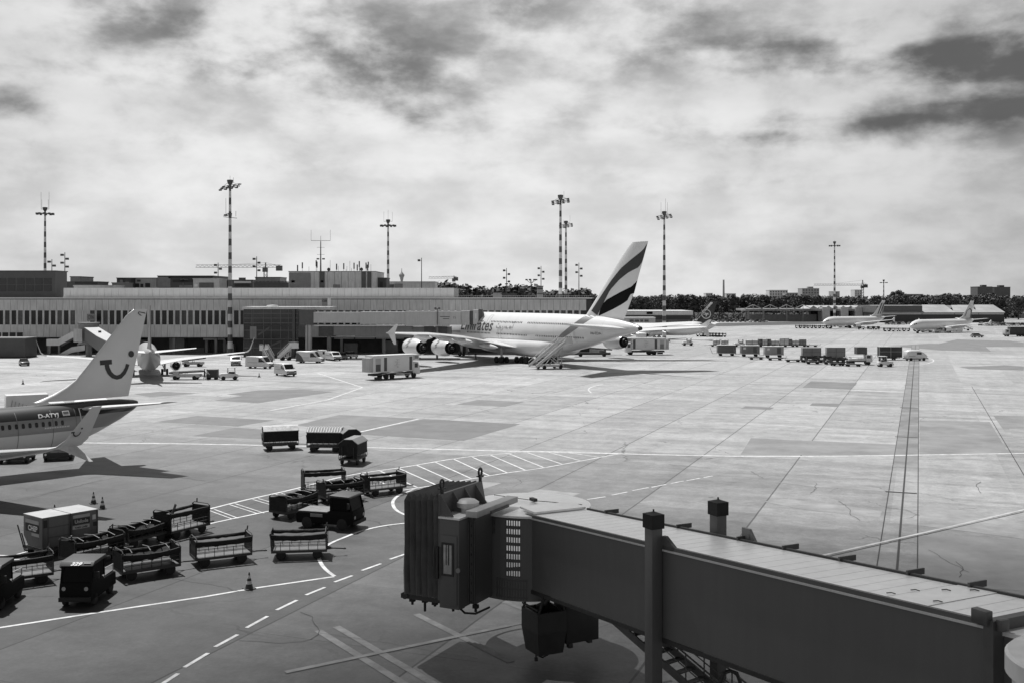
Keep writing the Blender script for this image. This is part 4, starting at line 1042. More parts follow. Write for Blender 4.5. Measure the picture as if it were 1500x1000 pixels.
# double-level boarding bridge serving the big jet
D = 240.0
t = thing('double_boarding_bridge', 'two-level grey boarding bridge running from the glass tower to the big jet', 'boarding bridge', (0, D, 0))
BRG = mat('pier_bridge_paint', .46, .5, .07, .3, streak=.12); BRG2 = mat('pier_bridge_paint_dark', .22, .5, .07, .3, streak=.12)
def seg(a, b, y0, y1, ya, yb, nm, mm, bev=0): return MB().box(xx(a,D), xx(b,D), ya, yb, zz(y1,D), zz(y0,D)).build(nm, mm, t, bev)
seg(438, 459, 453.5, 476, .3, 3.6, 'rotunda', mat('rotunda_dark', .08, .5)); seg(459.3, 527, 457.5, 473, 0, 3, 'upper_tunnel', BRG); seg(527.2, 593.5, 457, 475, -.3, 3.3, 'upper_tunnel', BRG)
seg(593.8, 641, 456, 476.5, -.5, 3.5, 'upper_tunnel', BRG); seg(641.3, 676, 456, 476, -.4, 3.4, 'upper_tunnel', BRG)
for a, b in ((460,526),(528,593),(594.5,641)): seg(a, b, 476.3, 477.6, -.35, -.1, 'guide_rail', OFFW)
seg(676.3, 688, 455.5, 476, -.8, 3.2, 'cab', LGREY); seg(688, 693, 455.5, 476, -.3, 3, 'cab_connector', DGREY); seg(693.3, 701, 454, 475, -1.0, 3, 'cab', BRG)
m = MB(); rings = []
for k in range(9):
    x = xx(701,D)+k*.12; o = .12 if k % 2 else 0; rings.append([(x,-1.1-o,zz(475,D)),(x,-1.1-o,zz(453.5,D)+o),(x,3+o,zz(453.5,D)+o),(x,3+o,zz(475,D))])
m.loft(rings, smooth=False); m.build('canopy', mat('canopy_canvas', .11, .8), t)
m = MB(); m.box(xx(696,D), xx(698.2,D), -1.06, -1.0, zz(467,D), zz(459,D)); m.build('cab_window', OFFW, t)
write('lettering', '15', mat('bridge_digit', .07), t, lambda u, w_: (xx(663,D)+u, -.43, zz(467,D)+w_), .8)
m = MB(); m.box(xx(645,D), xx(659,D), -.43, -.4, zz(464.5,D), zz(463.5,D)); m.box(xx(649,D), xx(658,D), -.43, -.4, zz(467.5,D), zz(466.5,D)); m.build('lettering_line', mat('bridge_digit', .07), t)
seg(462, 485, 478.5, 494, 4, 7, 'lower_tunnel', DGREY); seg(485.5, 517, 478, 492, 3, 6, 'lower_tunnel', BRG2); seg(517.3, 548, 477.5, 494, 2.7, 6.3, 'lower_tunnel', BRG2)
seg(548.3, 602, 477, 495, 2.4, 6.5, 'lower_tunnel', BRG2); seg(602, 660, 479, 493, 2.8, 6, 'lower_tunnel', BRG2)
for a, b in ((487,516),(518,547),(549,590)): seg(a, b, 495.3, 496.8, 2.3, 2.6, 'guide_rail', MGREY)
seg(620, 634, 478.5, 493, 2.2, 2.7, 'tunnel_panel', DGREY); seg(637, 654, 478.5, 490, 2.2, 2.7, 'tunnel_panel', DGREY)
for a, w_, yb, yt in ((451.5,.55,1.6,477),(477,.5,4.5,494),(447.5,.2,1.0,478),(640,.25,.8,478),(604,.4,4,496),(560,.3,4,496)):
    m = MB(); m.cyl((xx(a,D),yb,0),(xx(a,D),yb,zz(yt,D)+.1),w_,n=14); m.build('pillar', LGREY if a < 460 else MGREY, t)
m = MB(); m.box(xx(600,D),xx(610,D),2.5,6,.0,2.2); m.build('drive_bogie', BLACK, t)
m = MB(); x = xx(641,D); m.bar((x,-.7,zz(476,D)),(x,-.7,zz(452,D)),.16); m.bar((x-.5,-.7,zz(454,D)),(x+.5,-.7,zz(451,D)),.1)
m.box(x-.65,x-.2,-.9,-.5,zz(453,D),zz(450.5,D)); m.box(x+.2,x+.65,-.9,-.5,zz(453,D),zz(450.5,D)); m.build('lamp_pole', DGREY, t)
sg_ = thing('gate_sign', 'small gate sign reading C08 on the roof end of the glass tower', 'sign', (0, TD, 0))
x0, x1, za, zb = xx(471,247), xx(479,247), zz(448.6,247), zz(437,247)
MB().box(x0, x1, -14.6, -14.4, za, zb).build('board', MGREY, sg_); MB().box(xx(479.6,247), xx(484,247), -14.6, -14.4, za, zb).build('side_board', PANEL2, sg_)
write('lettering', 'C08', BLACK, sg_, lambda u, w_: (x0+.1+u, -14.65, za+.95+w_), .75, 0, .02, width=x1-x0-.2)

# ------------------------------------------------------------------ buildings beyond the terminal roof
def block(name, label, px0, px1, yt, d, dep=15, m_=PANEL, parts=(), cat='building', roof=None, base=0, lip=.25):
    t = thing(name, label, cat, (xx(px0,d), d, base)); w_ = xx(px1,d)-xx(px0,d); zt_ = zz(yt,d)-base
    MB().box(0, w_, 0, dep, 0, zt_-lip).build('wall', m_, t)
    MB().box(-.15, w_+.15, -.15, dep+.15, zt_-lip, zt_).build('roof', roof or DGREY, t)
    for nm, a, b, y0, y1, mm in parts:
        MB().box(xx(a,d)-xx(px0,d), xx(b,d)-xx(px0,d), -.2, .02, zz(y1,d)-base, zz(y0,d)-base).build(nm, mm, t)
    return t
block('office_block', 'small grey block just right of the dark rooftop block', 103, 117, 405, 310, 10, MGREY)
block('flat_roof_building', 'low building with a black overhanging roof beside the dark rooftop block', 98, 143, 412.5, 300, 8, DGREY, [('roof_slab',110,143,413,416.5,BLACK)])
block('low_building', 'low pale roof building with a shallow vent left of the frames', 108, 166, 418, 290, 8, LGREY, roof=LGREY)
block('low_building', 'low grey building between the vent roof and the technical frames', 164, 180, 414, 305, 8, MGREY, roof=MGREY)
block('machine_house', 'dark cluttered roof plant left of the pale office block', 171, 190, 407, 330, 6, mat('plant_dark', .05, .6, .6, .6), [('duct',172,184,407.3,409.5,BLACK),('duct',176,180,410,420,MGREY),('duct',184,189,413,421,MGREY)])
block('office_block', 'pale grey block with dark openings below, left of the black-roofed hall', 190, 229, 407, 335, 10, LGREY, [('opening',193,204,415.5,421,BLACK),('opening',206,210,416,421,BLACK),('opening',213,220,415,421,BLACK),('vent',201,206,410,413,DGREY)], roof=MGREY)
block('hall_building', 'large black-roofed hall beyond the terminal roof left of the tall mast', 231, 312, 404, 330, 18, DARKW, [('roof_slab',247,312,404.2,408,BLACK),('wall_panel',231,250,406,421,MGREY),('opening',253,300,410,414,BLACK),('duct',264,276,409,411.5,MGREY),('post',268,269,404,420,MGREY),('duct',263,282,418,421,MGREY)])
block('stair_house', 'pale box with a dark recessed front next to the tall mast', 283, 321, 408, 296, 8, LGREY, [('recess',292,313,414.5,422,DGREY),('vent',285,290,416,420,OFFW)], roof=LGREY)
block('machine_house', 'dark open frame plant just left of the tall striped mast', 322, 337, 410, 330, 6, DGREY, [('opening',324,334,412,420,BLACK)])
block('low_building', 'white-fronted low building just right of the tall striped mast', 341, 370, 410, 315, 8, DGREY, [('fascia',343,368,412,415,OFFW),('vent',350,360,407,410,DGREY),('opening',344,366,416,420,BLACK)])
block('office_block', 'grey block beneath the crane counterweight', 374, 410, 406, 340, 10, MGREY)
t = block('serrated_roof', 'dark serrated roof edge left of the antenna-topped block', 372, 426, 414, 310, 6, DGREY)
m = MB()
for k in range(26): m.box(.3+k*.4, .5+k*.4, -.3, .0, zz(414,310), zz(412,310))
m.build('roof_teeth', BLACK, t)
D = 300
t = block('plant_building', 'pale panelled plant block bristling with antennas above the terminal roof', 423, 550, 397.5, D, 20, PANEL,
      [('dark_bay',468,475.5,398,423,DGREY),('dark_bay',529.5,536,398,423,DGREY),('dark_bay',538,544,398,423,DGREY),('vent',488,498,417,423,MGREY),('wall_panel',424,455,400,423,MGREY),('hatch',427,432,411,414,OFFW),('louvre',470,474,411,414,MGREY),('hatch',513,515,410,413,OFFW)], lip=.15)
m = MB()
for x in range(460, 550, 10): m.box(xx(x,D)-xx(423,D), xx(x,D)-xx(423,D)+.06, -.05, .03, 13, zz(398.2,D))
m.build('panel_joint', DGREY, t)
RND.seed(11)
o0 = xx(423, D)
def ant(x, y0, y1, r=.05, kind=0):
    m = MB(); X = xx(x,D)-o0; yy = RND.uniform(1, 6); m.cyl((X,yy,zz(y1,D)),(X,yy,zz(y0,D)),r,n=6)
    if kind == 1: m.box(X-.16,X+.16,yy-.12,yy+.12,zz(y0+9,D),zz(y0,D))
    if kind == 2: m.lathe([(-.1,.02),(-.05,.45),(.05,.5),(.1,.4)], (X,yy,zz((y0+y1)/2,D)), 'y', 14, True)
    m.build('antenna', DMETAL, t)
for x, y0, k in ((432.5,388,1),(439,384,1),(447,390,0),(460,381,1),(461,383,1),(478,391,2),(482,381,0),(490,386,1),(492,389,0),(499.5,385,1),(507,390,0),(510.5,382,0),(517.5,385,1),(519.5,387,1),(523,382,1),(526,385,0),(532,384,1),(534,387,1),(536.5,383,1),(540.5,387,0),(528,391,2),(514,393,0),(504,394,0)):
    ant(x, y0, 398, .045, k)
m = MB(); X = xx(467,D)-o0; m.cyl((X,3,zz(398,D)),(X,3,zz(353,D)),.22,.12); m.bar((X-2.75,3,zz(352,D)),(X+2.75,3,zz(352,D)),.1); 
for s_ in (-2.75, 2.75): m.bar((X+s_,3,zz(352,D)),(X+s_,3,zz(336,D)),.06)
m.bar((X,3,zz(353,D)),(X,3,zz(345,D)),.08)
for y_ in (362, 372.5): m.bar((X-1.1,3,zz(y_,D)),(X+1.1,3,zz(y_,D)),.07); m.bar((X,2,zz(y_,D)),(X,4,zz(y_,D)),.07)
for s_ in (-.8,.8): m.box(X+s_-.35,X+s_+.35,2.7,3.3,zz(380,D),zz(378,D))
m.build('antenna_mast', DMETAL, t)
block('stair_house', 'dark small block right of the antenna-topped plant block', 551, 566, 407, 305, 8, DARKW, [('opening',557,561,413,423,BLACK)])
block('flat_roof_building', 'long pale low building right of the striped mast, reaching to the trees', 567, 637, 412.5, 330, 12, PANEL, [('duct',578,590,416,424,MGREY),('duct',568,577,417,424,DGREY)], roof=LGREY)
block('silo_stub', 'pale banded cylindrical stub below a lamp post among the trees', 787, 795.5, 419, 330, 2, LGREY, [('band',787,795.5,422,424,DGREY),('band',787,795.5,430,431,DGREY)], cat='tank')
block('low_building', 'pale hut among the dark trees above the terminal roof', 722, 735, 428, 320, 4, LGREY); block('low_building', 'dark long roof in front of the trees above the terminal', 735, 757, 430, 320, 4, DGREY)
# right of the big jet's fin
block('cargo_shed', 'long low shed with pale roof band right of the big striped fin', 902, 1015, 455.5, 430, 30, mat('shed_wall', .1, .6, .2, .2), [('roof_band',902,1015,456,461.5,OFFW),('opening',905,1012,463,468,BLACK),('sign_plate',947,956,457,460.5,LGREY)], roof=OFFW)
block('site_office', 'small pale office row with square windows behind the big jet tail', 905, 960, 465, 400, 8, LGREY, [('window',922,928,468.5,471.5,GLASS),('window',930,936,468.5,471.5,GLASS),('window',938,942,468.5,471.5,GLASS),('window',944,950,468.5,471.5,GLASS)], roof=OFFW)
# open canopy with triangular trusses
D = 610.
t = thing('truss_canopy', 'long open canopy with triangular roof trusses in front of the wood', 'canopy', (xx(1092,D), D, 0)); w_ = xx(1292,D)-xx(1092,D)
m = MB(); m.box(0, w_, 0, 26, zz(455.5,D), zz(452.5,D)); m.build('roof', mat('canopy_roof', .25, .5, .5, .15), t)
for k, px in enumerate((1104,1129,1153,1177)):
    m = MB(); a = xx(px-13,D)-xx(1092,D); b = xx(px,D)-xx(1092,D); c = xx(px+13,D)-xx(1092,D); zt_, zb_ = zz(446.5,D), zz(452.6,D)
    m.bar((a,1,zb_),(b,1,zt_),.35); m.bar((b,1,zt_),(c,1,zb_),.35); m.bar((b,1,zt_),(b,1,zb_),.3); m.build('truss', METAL, t)
for px in (1096, 1118, 1152, 1176, 1206, 1240, 1270): MB().box(xx(px,D)-xx(1092,D), xx(px,D)-xx(1092,D)+.9, 1, 1.9, 0, zz(455.5,D)).build('post', MGREY, t)
m = MB(); m.box(2, w_*.55, 8, 9, 0, zz(461,D)); m.build('back_wall', MGREY, t)
m = MB(); m.box(w_*.55, w_, 20, 24, 0, zz(456,D)); m.build('back_building', BLACK, t)
for px in (1204, 1231, 1252): MB().box(xx(px,D)-xx(1092,D), xx(px+11,D)-xx(1092,D), -1, 8, 0, zz(450,D)).build('stair_core', LGREY, t)
m = MB()
for k in range(9): m.prism([(xx(1190+k*11,D)-xx(1092,D), zz(452.5,D)),(xx(1196+k*11,D)-xx(1092,D), zz(448,D)),(xx(1203+k*11,D)-xx(1092,D), zz(452.5,D))], 6, 26)
m.build('roof_ridge', mat('pale_roof', .3, .6, .2, .1), t)
# gabled hangars
D = 585.
for i, (a, b, ap) in enumerate(((1284,1352,448),(1350,1400,447.5),(1398,1436,448),(1432,1474,447.5))):
    t = thing('gabled_hangar', ['leftmost long pale-roofed hangar behind the distant airliners','pale-roofed hangar second from the left, behind the right distant airliner','third pale gabled hangar from the left at the foot of the wood','rightmost gabled hangar, its gable end facing the apron'][i], 'hangar', (xx(a,D), D+.4*i, 0), 0, 'gabled hangars')
    w_ = xx(b,D)-xx(a,D); ze, za = zz(458.5,D), zz(ap,D)
    MB().box(.2, w_-.2, .6, 40, 0, ze).build('wall', BLACK, t)
    m = MB(); m.prism([(0,ze),(w_,ze),(w_,ze+.5),(w_*.5,za),(0,ze+.5)] if i else [(0,ze),(w_,ze),(w_,ze+.5),(w_,za),(w_*.02,za),(0,ze+.5)], 14 if i else 1, 44); m.build('gable', DGREY, t)
    m = MB(); q = .0
    m.add([(0,0,ze+.3),(w_,0,ze+.3),(w_*.98,14,za+.25),(w_*.04 if not i else w_*.3,14,za+.25),(0,0,ze),(w_,0,ze)], [(0,1,2,3),(4,5,1,0)]); m.build('roof', mat('pale_roof', .3, .6, .2, .1), t)
    m = MB(); m.box(.5, w_-.5, .5, .62, ze-.9, ze-.1); m.build('eaves_band', LGREY, t)
# flats on the skyline
FL = mat('flats_far', .25, .8, .15, .1); FLD = mat('flats_far_dark', .07, .8, .15, .1); FLP = mat('flats_far_pale', .45, .8, .15, .1)
for a, b, yt, d, mm, lab in ((1127,1154,425,1300,FLP,'pale block of flats on the skyline, left of the two taller roofs'), (1152,1176,429,1250,FL,'low wide grey block on the skyline between two taller blocks'),
        (1175,1200,422.5,1200,FL,'grey stepped tower block on the skyline left of the right-hand mast'), (1220,1230,427,1400,FL,'small grey block behind the right-hand striped mast'), (1252,1263,424.5,1500,FLP,'small pale block under the right-hand crane'),
        (1432,1453.5,420,1150,FLD,'left one of the two dark tower blocks at the right edge'), (1456.5,1480,420.5,1150,FLD,'right one of the two dark tower blocks at the right edge'), (1034,1044,429.5,1500,FLP,'small pale block on the skyline left of the chimney'), (1064,1078,430,1500,FLP,'small pale block on the skyline right of the chimney'),
        (1310,1360,432.5,900,FLD,'long dark flat building among the trees on the right'), (1328,1352,431,930,FL,'grey roof block above the long dark building on the right')):
    t = block('tower_block', lab, a, b, yt, d, 18, mm, roof=mm, lip=.5)
    m = MB(); w_ = xx(b,d)-xx(a,d); h_ = zz(yt,d); nf = int((h_-12)/3.0)
    for k in range(max(1, nf)):
        for j in range(int(w_/3.2)): m.box(1+j*3.2, 2.6+j*3.2, -.1, .0, h_-3-k*3, h_-1.4-k*3)
    m.build('window_grid', mat('far_glass', .05, .4), t).__setitem__('kind', 'stuff')
    if (a, b) in ((1432,1453.5),(1456.5,1480),(1175,1200)): MB().box(w_*.4, w_*.7, 3, 9, h_, h_+1.8).build('roof_plant', mm, t)
t = thing('chimney', 'thin tall chimney on the skyline right of the big striped fin', 'chimney', (xx(1060,1500),1500,0)); m = MB(); m.cyl((0,0,0),(0,0,zz(411,1500)),1.7,1.2); m.build('stack', FL, t); m = MB(); m.cyl((0,0,zz(411,1500)),(0,0,zz(410,1500)),1.35); m.build('rim', FLP, t)
t = thing('television_tower', 'far pale television tower with a bulging head above the low building', 'tower', (xx(588.5,2600),2600,0))
m = MB(); m.lathe([(0,7),(zz(416,2600),3.2),(zz(409,2600),2.6)]); m.build('shaft', mat('far_tower', .36, .8), t)
m = MB(); m.lathe([(zz(412,2600),2.8),(zz(407,2600),4.5),(zz(404.5,2600),6.6),(zz(402.5,2600),6.6),(zz(400.5,2600),3.5),(zz(399,2600),1.4)]); m.build('head', mat('far_tower_dark', .26, .8), t)
m = MB(); m.cyl((0,0,zz(399,2600)),(0,0,zz(393,2600)),1.0,.4); m.build('aerial', mat('far_tower_dark', .26, .8), t)

# ------------------------------------------------------------------ striped floodlight masts
STD = mat('mast_stripe_dark', .075, .5, .1, 1); STL = mat('mast_stripe_light', .55, .5, .1, 1)
def mast(px, yt, d, lab, style, pitch, ring_y=None, rods=((0,8),), grp='striped floodlight masts', rr=2.3):
    t = thing('floodlight_mast', lab, 'mast', (xx(px,d), d, 0), 0, grp); h = zz(yt,d); k = F/d
    m = MB(); z = h-1.0; i = 0; ph = pitch/k
    while z > 0:
        zl = max(0, z-ph); r0 = .26+.36*(1-z/h); r1 = .26+.36*(1-zl/h); m.mi = i % 2; m.lathe([(zl,r1),(z,r0)], n=14); z = zl; i += 1
    m.build('pole', [STD, STL], t)
    m = MB()
    if style == 'tilt':
        fr = lambda u, w_: (u, w_*.9, h-1.6+.16*u+.34*w_)
        for w_ in (-1.6, 0, 1.6): m.bar(fr(-rr,w_), fr(rr,w_), .12)
        for u in (-rr, -rr/2, 0, rr/2, rr): m.bar(fr(u,-1.7), fr(u,1.7), .1)
        for u in (-rr,rr): m.bar(fr(u,0), (0,0,h-.3), .06)
        m.build('lamp_frame', DMETAL, t)
        for w_ in (-1.6, 0, 1.6):
            for u in (-rr*.85, -rr*.3, rr*.3, rr*.85):
                f = MB(); p = V(fr(u,w_)); f.box(p.x-.32,p.x+.32,p.y-.2,p.y+.2,p.z-.3,p.z+.02); f.build('floodlight', DGREY, t)
    else:
        n = 10 if style == 'crown' else 8
        m.lathe([(h-2.0,.2),(h-2.0,1.5),(h-1.85,1.5),(h-1.85,.2)], n=20)
        for q in (2.3,): m.lathe([(h-2.0,q-.06),(h-2.0,q+.06),(h-1.88,q+.06)], n=24)
        for a in range(n): m.bar((0,0,h-1.95), (2.3*math.cos(2*PI*a/n),2.3*math.sin(2*PI*a/n),h-1.95), .1)
        m.build('lamp_frame', DMETAL, t)
        for a in range(n):
            f = MB(); c, s_ = 2.4*math.cos(2*PI*a/n), 2.4*math.sin(2*PI*a/n); f.box(c-.3,c+.3,s_-.25,s_+.25,h-2.35,h-1.75); f.build('floodlight', DGREY, t)
    m = MB(); m.lathe([(h-1.3,.2),(h-.9,.55),(h-.2,.75),(h,.7),(h+.1,.2)], n=16); m.build('mast_head', DGREY, t)
    for dx, hh in rods:
        m = MB(); m.bar((dx*.4,0,h-.6),(dx,0,h-.6),.08); m.bar((dx,0,h-.6),(dx,0,h-.6+hh),.055); m.build('antenna_rod', DMETAL, t)
    if ring_y:
        z = zz(ring_y,d); m = MB(); m.bar((-1.6,0,z),(1.6,.3,z-.3),.12); m.bar((-1.6,.0,z+.3),(-.4,0,z+.9),.1); m.bar((1.4,0,z+.1),(1.4,0,z+1.4),.08); m.bar((-1.0,0,z),(-1.0,0,z+4.5),.06); m.box(-1.4,-.6,-.3,.3,z+.2,z+.6); m.lathe([(z-.2,.35),(z+.9,.5)], n=12); m.build('aerial_bracket', DMETAL, t)
mast(337, 264, 255, 'tallest striped floodlight mast, standing left of the glass stair tower', 'tilt', 10.0, 318, ((0,1.6),(.8,1.2)))
mast(66, 304, 330, 'leftmost striped mast with four tall rods above the dark rooftop block', 'crown', 7.7, None, ((-1.25,5.4),(1.25,5.4),(-1.0,3.0),(1.0,3.0)))
mast(568.5, 322, 350, 'striped mast with forked rods rising beside the antenna-topped block', 'crown', 6.8, None, ((-1.4,3.2),(1.4,3.2),(0,3.8)))
mast(821, 286, 274, 'taller of the two striped masts standing together left of the big fin', 'tilt', 8.7, None, ((.9,1.6),))
mast(829, 324, 366, 'shorter of the two striped masts standing together left of the big fin', 'tilt', 6.4, None, ((1.4,2.6),(-.9,1.0)))
mast(973, 310, 327, 'striped mast just right of the big striped fin', 'tilt', 7.4, None, ((-1.0,3.4),(1.0,3.4),(.4,4.6)))
mast(1222.5, 354, 500, 'striped mast behind the left distant airliner', 'crown', 4.6, None, ((0,1.2),))
mast(1294.5, 410, 737, 'short striped mast with a lamp cluster between the distant airliners', 'crown', 3.2, None, ((0,.5),), rr=3)
# plain lamp poles beyond the roof
def lamp_pole(px, yt, d, lab, kind):
    t = thing('lamp_pole', lab, 'lamp post', (xx(px,d), d, 0), 0, 'plain lamp poles beyond the terminal roof'); h = zz(yt,d)
    m = MB(); m.cyl((0,0,0),(0,0,h),.22,.1,10); m.build('pole', DGREY, t)
    RND.seed(px)
    if kind == 'fan':
        for a in range(7):
            f = MB(); an = 2*PI*a/7; p = V((1.6*math.cos(an),1.6*math.sin(an),h-.3+.2)); f.bar((0,0,h-1.2),p,.1); f.box(p.x-.35,p.x+.35,p.y-.35,p.y+.35,p.z-.1,p.z+.3); f.build('lamp', DGREY, t)
    else:
        for k in range(kind):
            z = h-.8-k*1.15; s_ = 1 if k % 2 else -1
            f = MB(); f.bar((0,0,z),(s_*.7,-.1,z+.05),.1); f.box(s_*.75-.38,s_*.75+.38,-.5,.2,z-.25,z+.35); f.build('lamp', DGREY, t)
for px, yt, d, lab, kd in ((95,370,310,'dark pole with four floodlights right of the leftmost mast',4),(76,380,310,'short dark pole with two lamps beside the leftmost mast',2),(319.5,385,320,'dark lamp pole left of the tallest mast, under the crane jib',3),
        (376,376,320,'dark pole with stacked lamps right of the tallest mast',4),(617.5,378,315,'thin pole with one lamp above the long pale low building',1),(742,393,330,'lamp pole with stacked lamps above the dark trees',4),
        (778,410,330,'short pole with a fan of lamps above the dark trees',('fan')),(792.5,390,345,'lamp pole rising from the pale banded stub',4),(848,385,335,'lamp pole left of the big striped fin',4)):
    lamp_pole(px, yt, d, lab, kd)
# ------------------------------------------------------------------ tower cranes
def crane(pt, pj0, pj1, yj, yt, yb, d, lab, cw):
    CR = mat('crane_paint', .2, .6); t = thing('tower_crane', lab, 'crane', (xx(pt,d), d, 0)); s_ = d/F; zj = zz(yj,d); h = zz(yt,d)
    m = MB(); q = .8
    for a, b in ((-q,-q),(q,-q),(q,q),(-q,q)): m.bar((a,b,0),(a,b,h-2),.22)
    z = 0; k = 0
    while z < h-3:
        m.bar((-q,-q,z),(q,-q,z+2.4),.14); m.bar((q,-q,z),(q,q,z+2.4),.14); m.bar((-q,q,z+2.4),(q,q,z),.14); z += 2.4
    m.bar((0,0,h-2),(0,0,h+1.5),.6); m.build('tower', CR, t)
    a, b = (pj0-pt)*s_, (pj1-pt)*s_; m = MB()
    for y, z in ((-.6,0),(.6,0),(0,1.3)): m.bar((a,y,zj+z),(b,y,zj+z),.2)
    n = int(abs(b-a)/2.2)
    for i in range(n):
        x0, x1 = a+(b-a)*i/n, a+(b-a)*(i+1)/n; xm = (x0+x1)/2; m.bar((x0,-.6,zj),(xm,0,zj+1.3),.12); m.bar((xm,0,zj+1.3),(x1,.6,zj),.12)
    m.build('jib', CR, t)
    m = MB(); c = (cw-pt)*s_; m.box(c-1.6,c+1.6,-.8,.8,zj-1.8,zj+.9); m.build('counterweight', DGREY, t)
    m = MB(); m.box(-1.4,1.0,-1.2,1.2,zj-2.4,zj-.2); m.build('cabin', DGREY, t)
    m = MB(); m.bar((0,0,h+1.4),(a*.6,0,zj+1.3),.1); m.bar((0,0,h+1.4),(c,0,zj+1),.1); m.build('tie_rod', CR, t)
crane(389, 287, 412, 392, 389, 430, 560, 'tower crane with long jib crossing behind the tallest mast', 409)
crane(1263.5, 1192, 1270, 418.5, 413, 440, 900, 'far tower crane with long jib behind the right-hand mast', 1268)
crane(665, 628, 669, 408, 407, 430, 800, 'small far crane above the trees left of the jet', 668)
# ------------------------------------------------------------------ trees
LEAF = mat('tree_leaves', .07, .8, .5, .25); LEAF2 = mat('tree_leaves_dark', .055, .8, .5, .25)
def leaf_crown(n, lobes, hh, rw, seed, m_, size=.55):
    r = random.Random(seed); m = MB(); cs = []
    for k in range(lobes):
        a = r.uniform(0, 2*PI); q = rw*.62*math.sqrt(r.random()); z = hh*r.uniform(.38,.82); cs.append((V((q*math.cos(a), q*math.sin(a), z)), rw*r.uniform(.32,.55)))
    cs.append((V((0,0,hh*.62)), rw*.6)); cs.append((V((r.uniform(-.3,.3)*rw,0,hh*.84)), rw*.34))
    for k in range(n):
        c, q = r.choice(cs); d = V((r.gauss(0,1), r.gauss(0,1), r.gauss(0,1))).normalized(); p = c + V((d.x,d.y,d.z*.85))*q*(.6+.45*r.random())
        nn = (d + V((r.uniform(-.8,.8), r.uniform(-.8,.8), r.uniform(-.8,.8)))).normalized(); u = nn.orthogonal().normalized(); w_ = nn.cross(u); s_ = size*r.uniform(.6,1.4)
        m.add([p+u*s_, p+w_*s_*.7, p-u*s_, p-w_*s_*.7], [(0,1,2,3)])
    return m
protos = []
for i in range(6):
    t = thing('tree', 'x', 'tree'); hh = 14; rw = [5.2,4.6,6.2,4.0,5.6,3.0][i]
    tm = MB(); tm.tube([(0,0,0),(.1,.05,2.5),(0,.1,6),(.1,0,9.5)], [.38,.3,.2,.08], 7)
    for k in range(5): a = k*2.4+i; tm.tube([(0,.05,3.2+k),(1.6*math.cos(a),1.6*math.sin(a),5.2+k),(2.6*math.cos(a),2.6*math.sin(a),7+k*.9)], [.16,.1,.04], 5)
    tm.build('trunk', BARK, t); leaf_crown(850, 9, hh, rw, 20+i, LEAF).build('crown', LEAF if i % 2 else LEAF2, t); protos.append(once(t))
RND.seed(21)
def tree(px, yt, d, i, lab, grp):
    z = zz(yt, d); o = protos[i]((xx(px,d), d+RND.uniform(-8,8), 0), RND.uniform(0,6.28), lab, grp); s_ = z/12.9; k_ = 1.25 if d < 500 else 1.0; o.scale = (s_*k_*RND.uniform(.9,1.15), s_*k_*RND.uniform(.9,1.15), s_); return o
near = [(644,425,0),(655,415,4),(668,420,2),(679,424,1),(692,425,0),(703,426,3),(716,423,2),(727,424,4),(740,423,1),(753,423,0),(765,420,2),(776,423,4),(800,428,3),(810,427,1),(820,428,0),(836,427,4),(846,426,2),(857,430,1),(866,433,0),(640,430,1)]
wn_ = {655:'tallest bushy tree above the terminal roof, at its left end', 765:'broad tree below the fan-lamp pole'}
for px, yt, i in near: tree(px, yt, 430, i, wn_.get(px, 'dark round-headed tree in the row seen over the terminal roof'), None if px in wn_ else 'dark trees seen over the terminal roof')
far_ = []
px = 905
while px < 1515:
    far_.append((px, RND.uniform(432, 438), RND.choice((0,0,1,2,2,4,3)))); px += RND.uniform(8, 13)
for px, yt, i in ((1076,431,5),(1016,432,5),(1312,427,5),(1318,425,3),(1385,432,2),(1410,431,0),(1450,432,5)): far_.append((px, yt, i))
for px, yt, i in far_: tree(px, yt, 690+RND.uniform(-25,25), i, 'dark tree in the long tree line along the right-hand skyline', 'dark trees along the right-hand skyline')
m = MB(); r = random.Random(4)
for k in range(9000):                    # the wood behind the front row: one mass
    d = r.uniform(700, 790); p = V((xx(r.uniform(880,1560),d), d, r.uniform(.3,12.6)*(.85+.3*math.sin(k*.001)))); u = V((r.uniform(-1,1),r.uniform(-1,1),r.uniform(-1,1))).normalized(); w_ = u.orthogonal().normalized(); s_ = r.uniform(1.2,2.4)
    m.add([p+u*s_, p+w_*s_*.8, p-u*s_, p-w_*s_*.8], [(0,1,2,3)])
wo = m.build('wood', LEAF2); meta(wo, 'dark wood filling in behind the tree line on the right', 'wood', kind='stuff')
m = MB()
for k in range(5200):
    d = r.uniform(640, 672); p = V((xx(r.uniform(900,1290),d), d, r.uniform(0,4.2))); u = V((r.uniform(-1,1),r.uniform(-1,1),r.uniform(-1,1))).normalized(); w_ = u.orthogonal().normalized(); s_ = r.uniform(.5,1.1)
    m.add([p+u*s_, p+w_*s_*.8, p-u*s_, p-w_*s_*.8], [(0,1,2,3)])
meta(m.build('hedge', LEAF), 'low dark scrub along the foot of the wood', 'scrub', kind='stuff')
# ------------------------------------------------------------------ ground vehicles
VWHITE = mat('vehicle_white', .62, .35, .06, .6, coat=.3)
def wheels(par, xs, y, r=.3, w_=.2, m_=RUBBER):
    for x in xs:
        for s_ in (-1, 1):
            o = MB().wheel(x, s_*y, r, r, w_).build('wheel', m_, par)
def seat(p1, p2, off, rev=False):       # from two ground points along the near side: centre and heading
    a, b = G(*p1), G(*p2); d = (b-a); d.normalize(); n = V((-d.y, d.x, 0)); c = (a+b)/2 + n*off
    h = math.atan2(d.y, d.x); return (c.x, c.y, 0), h + (PI if rev else 0)
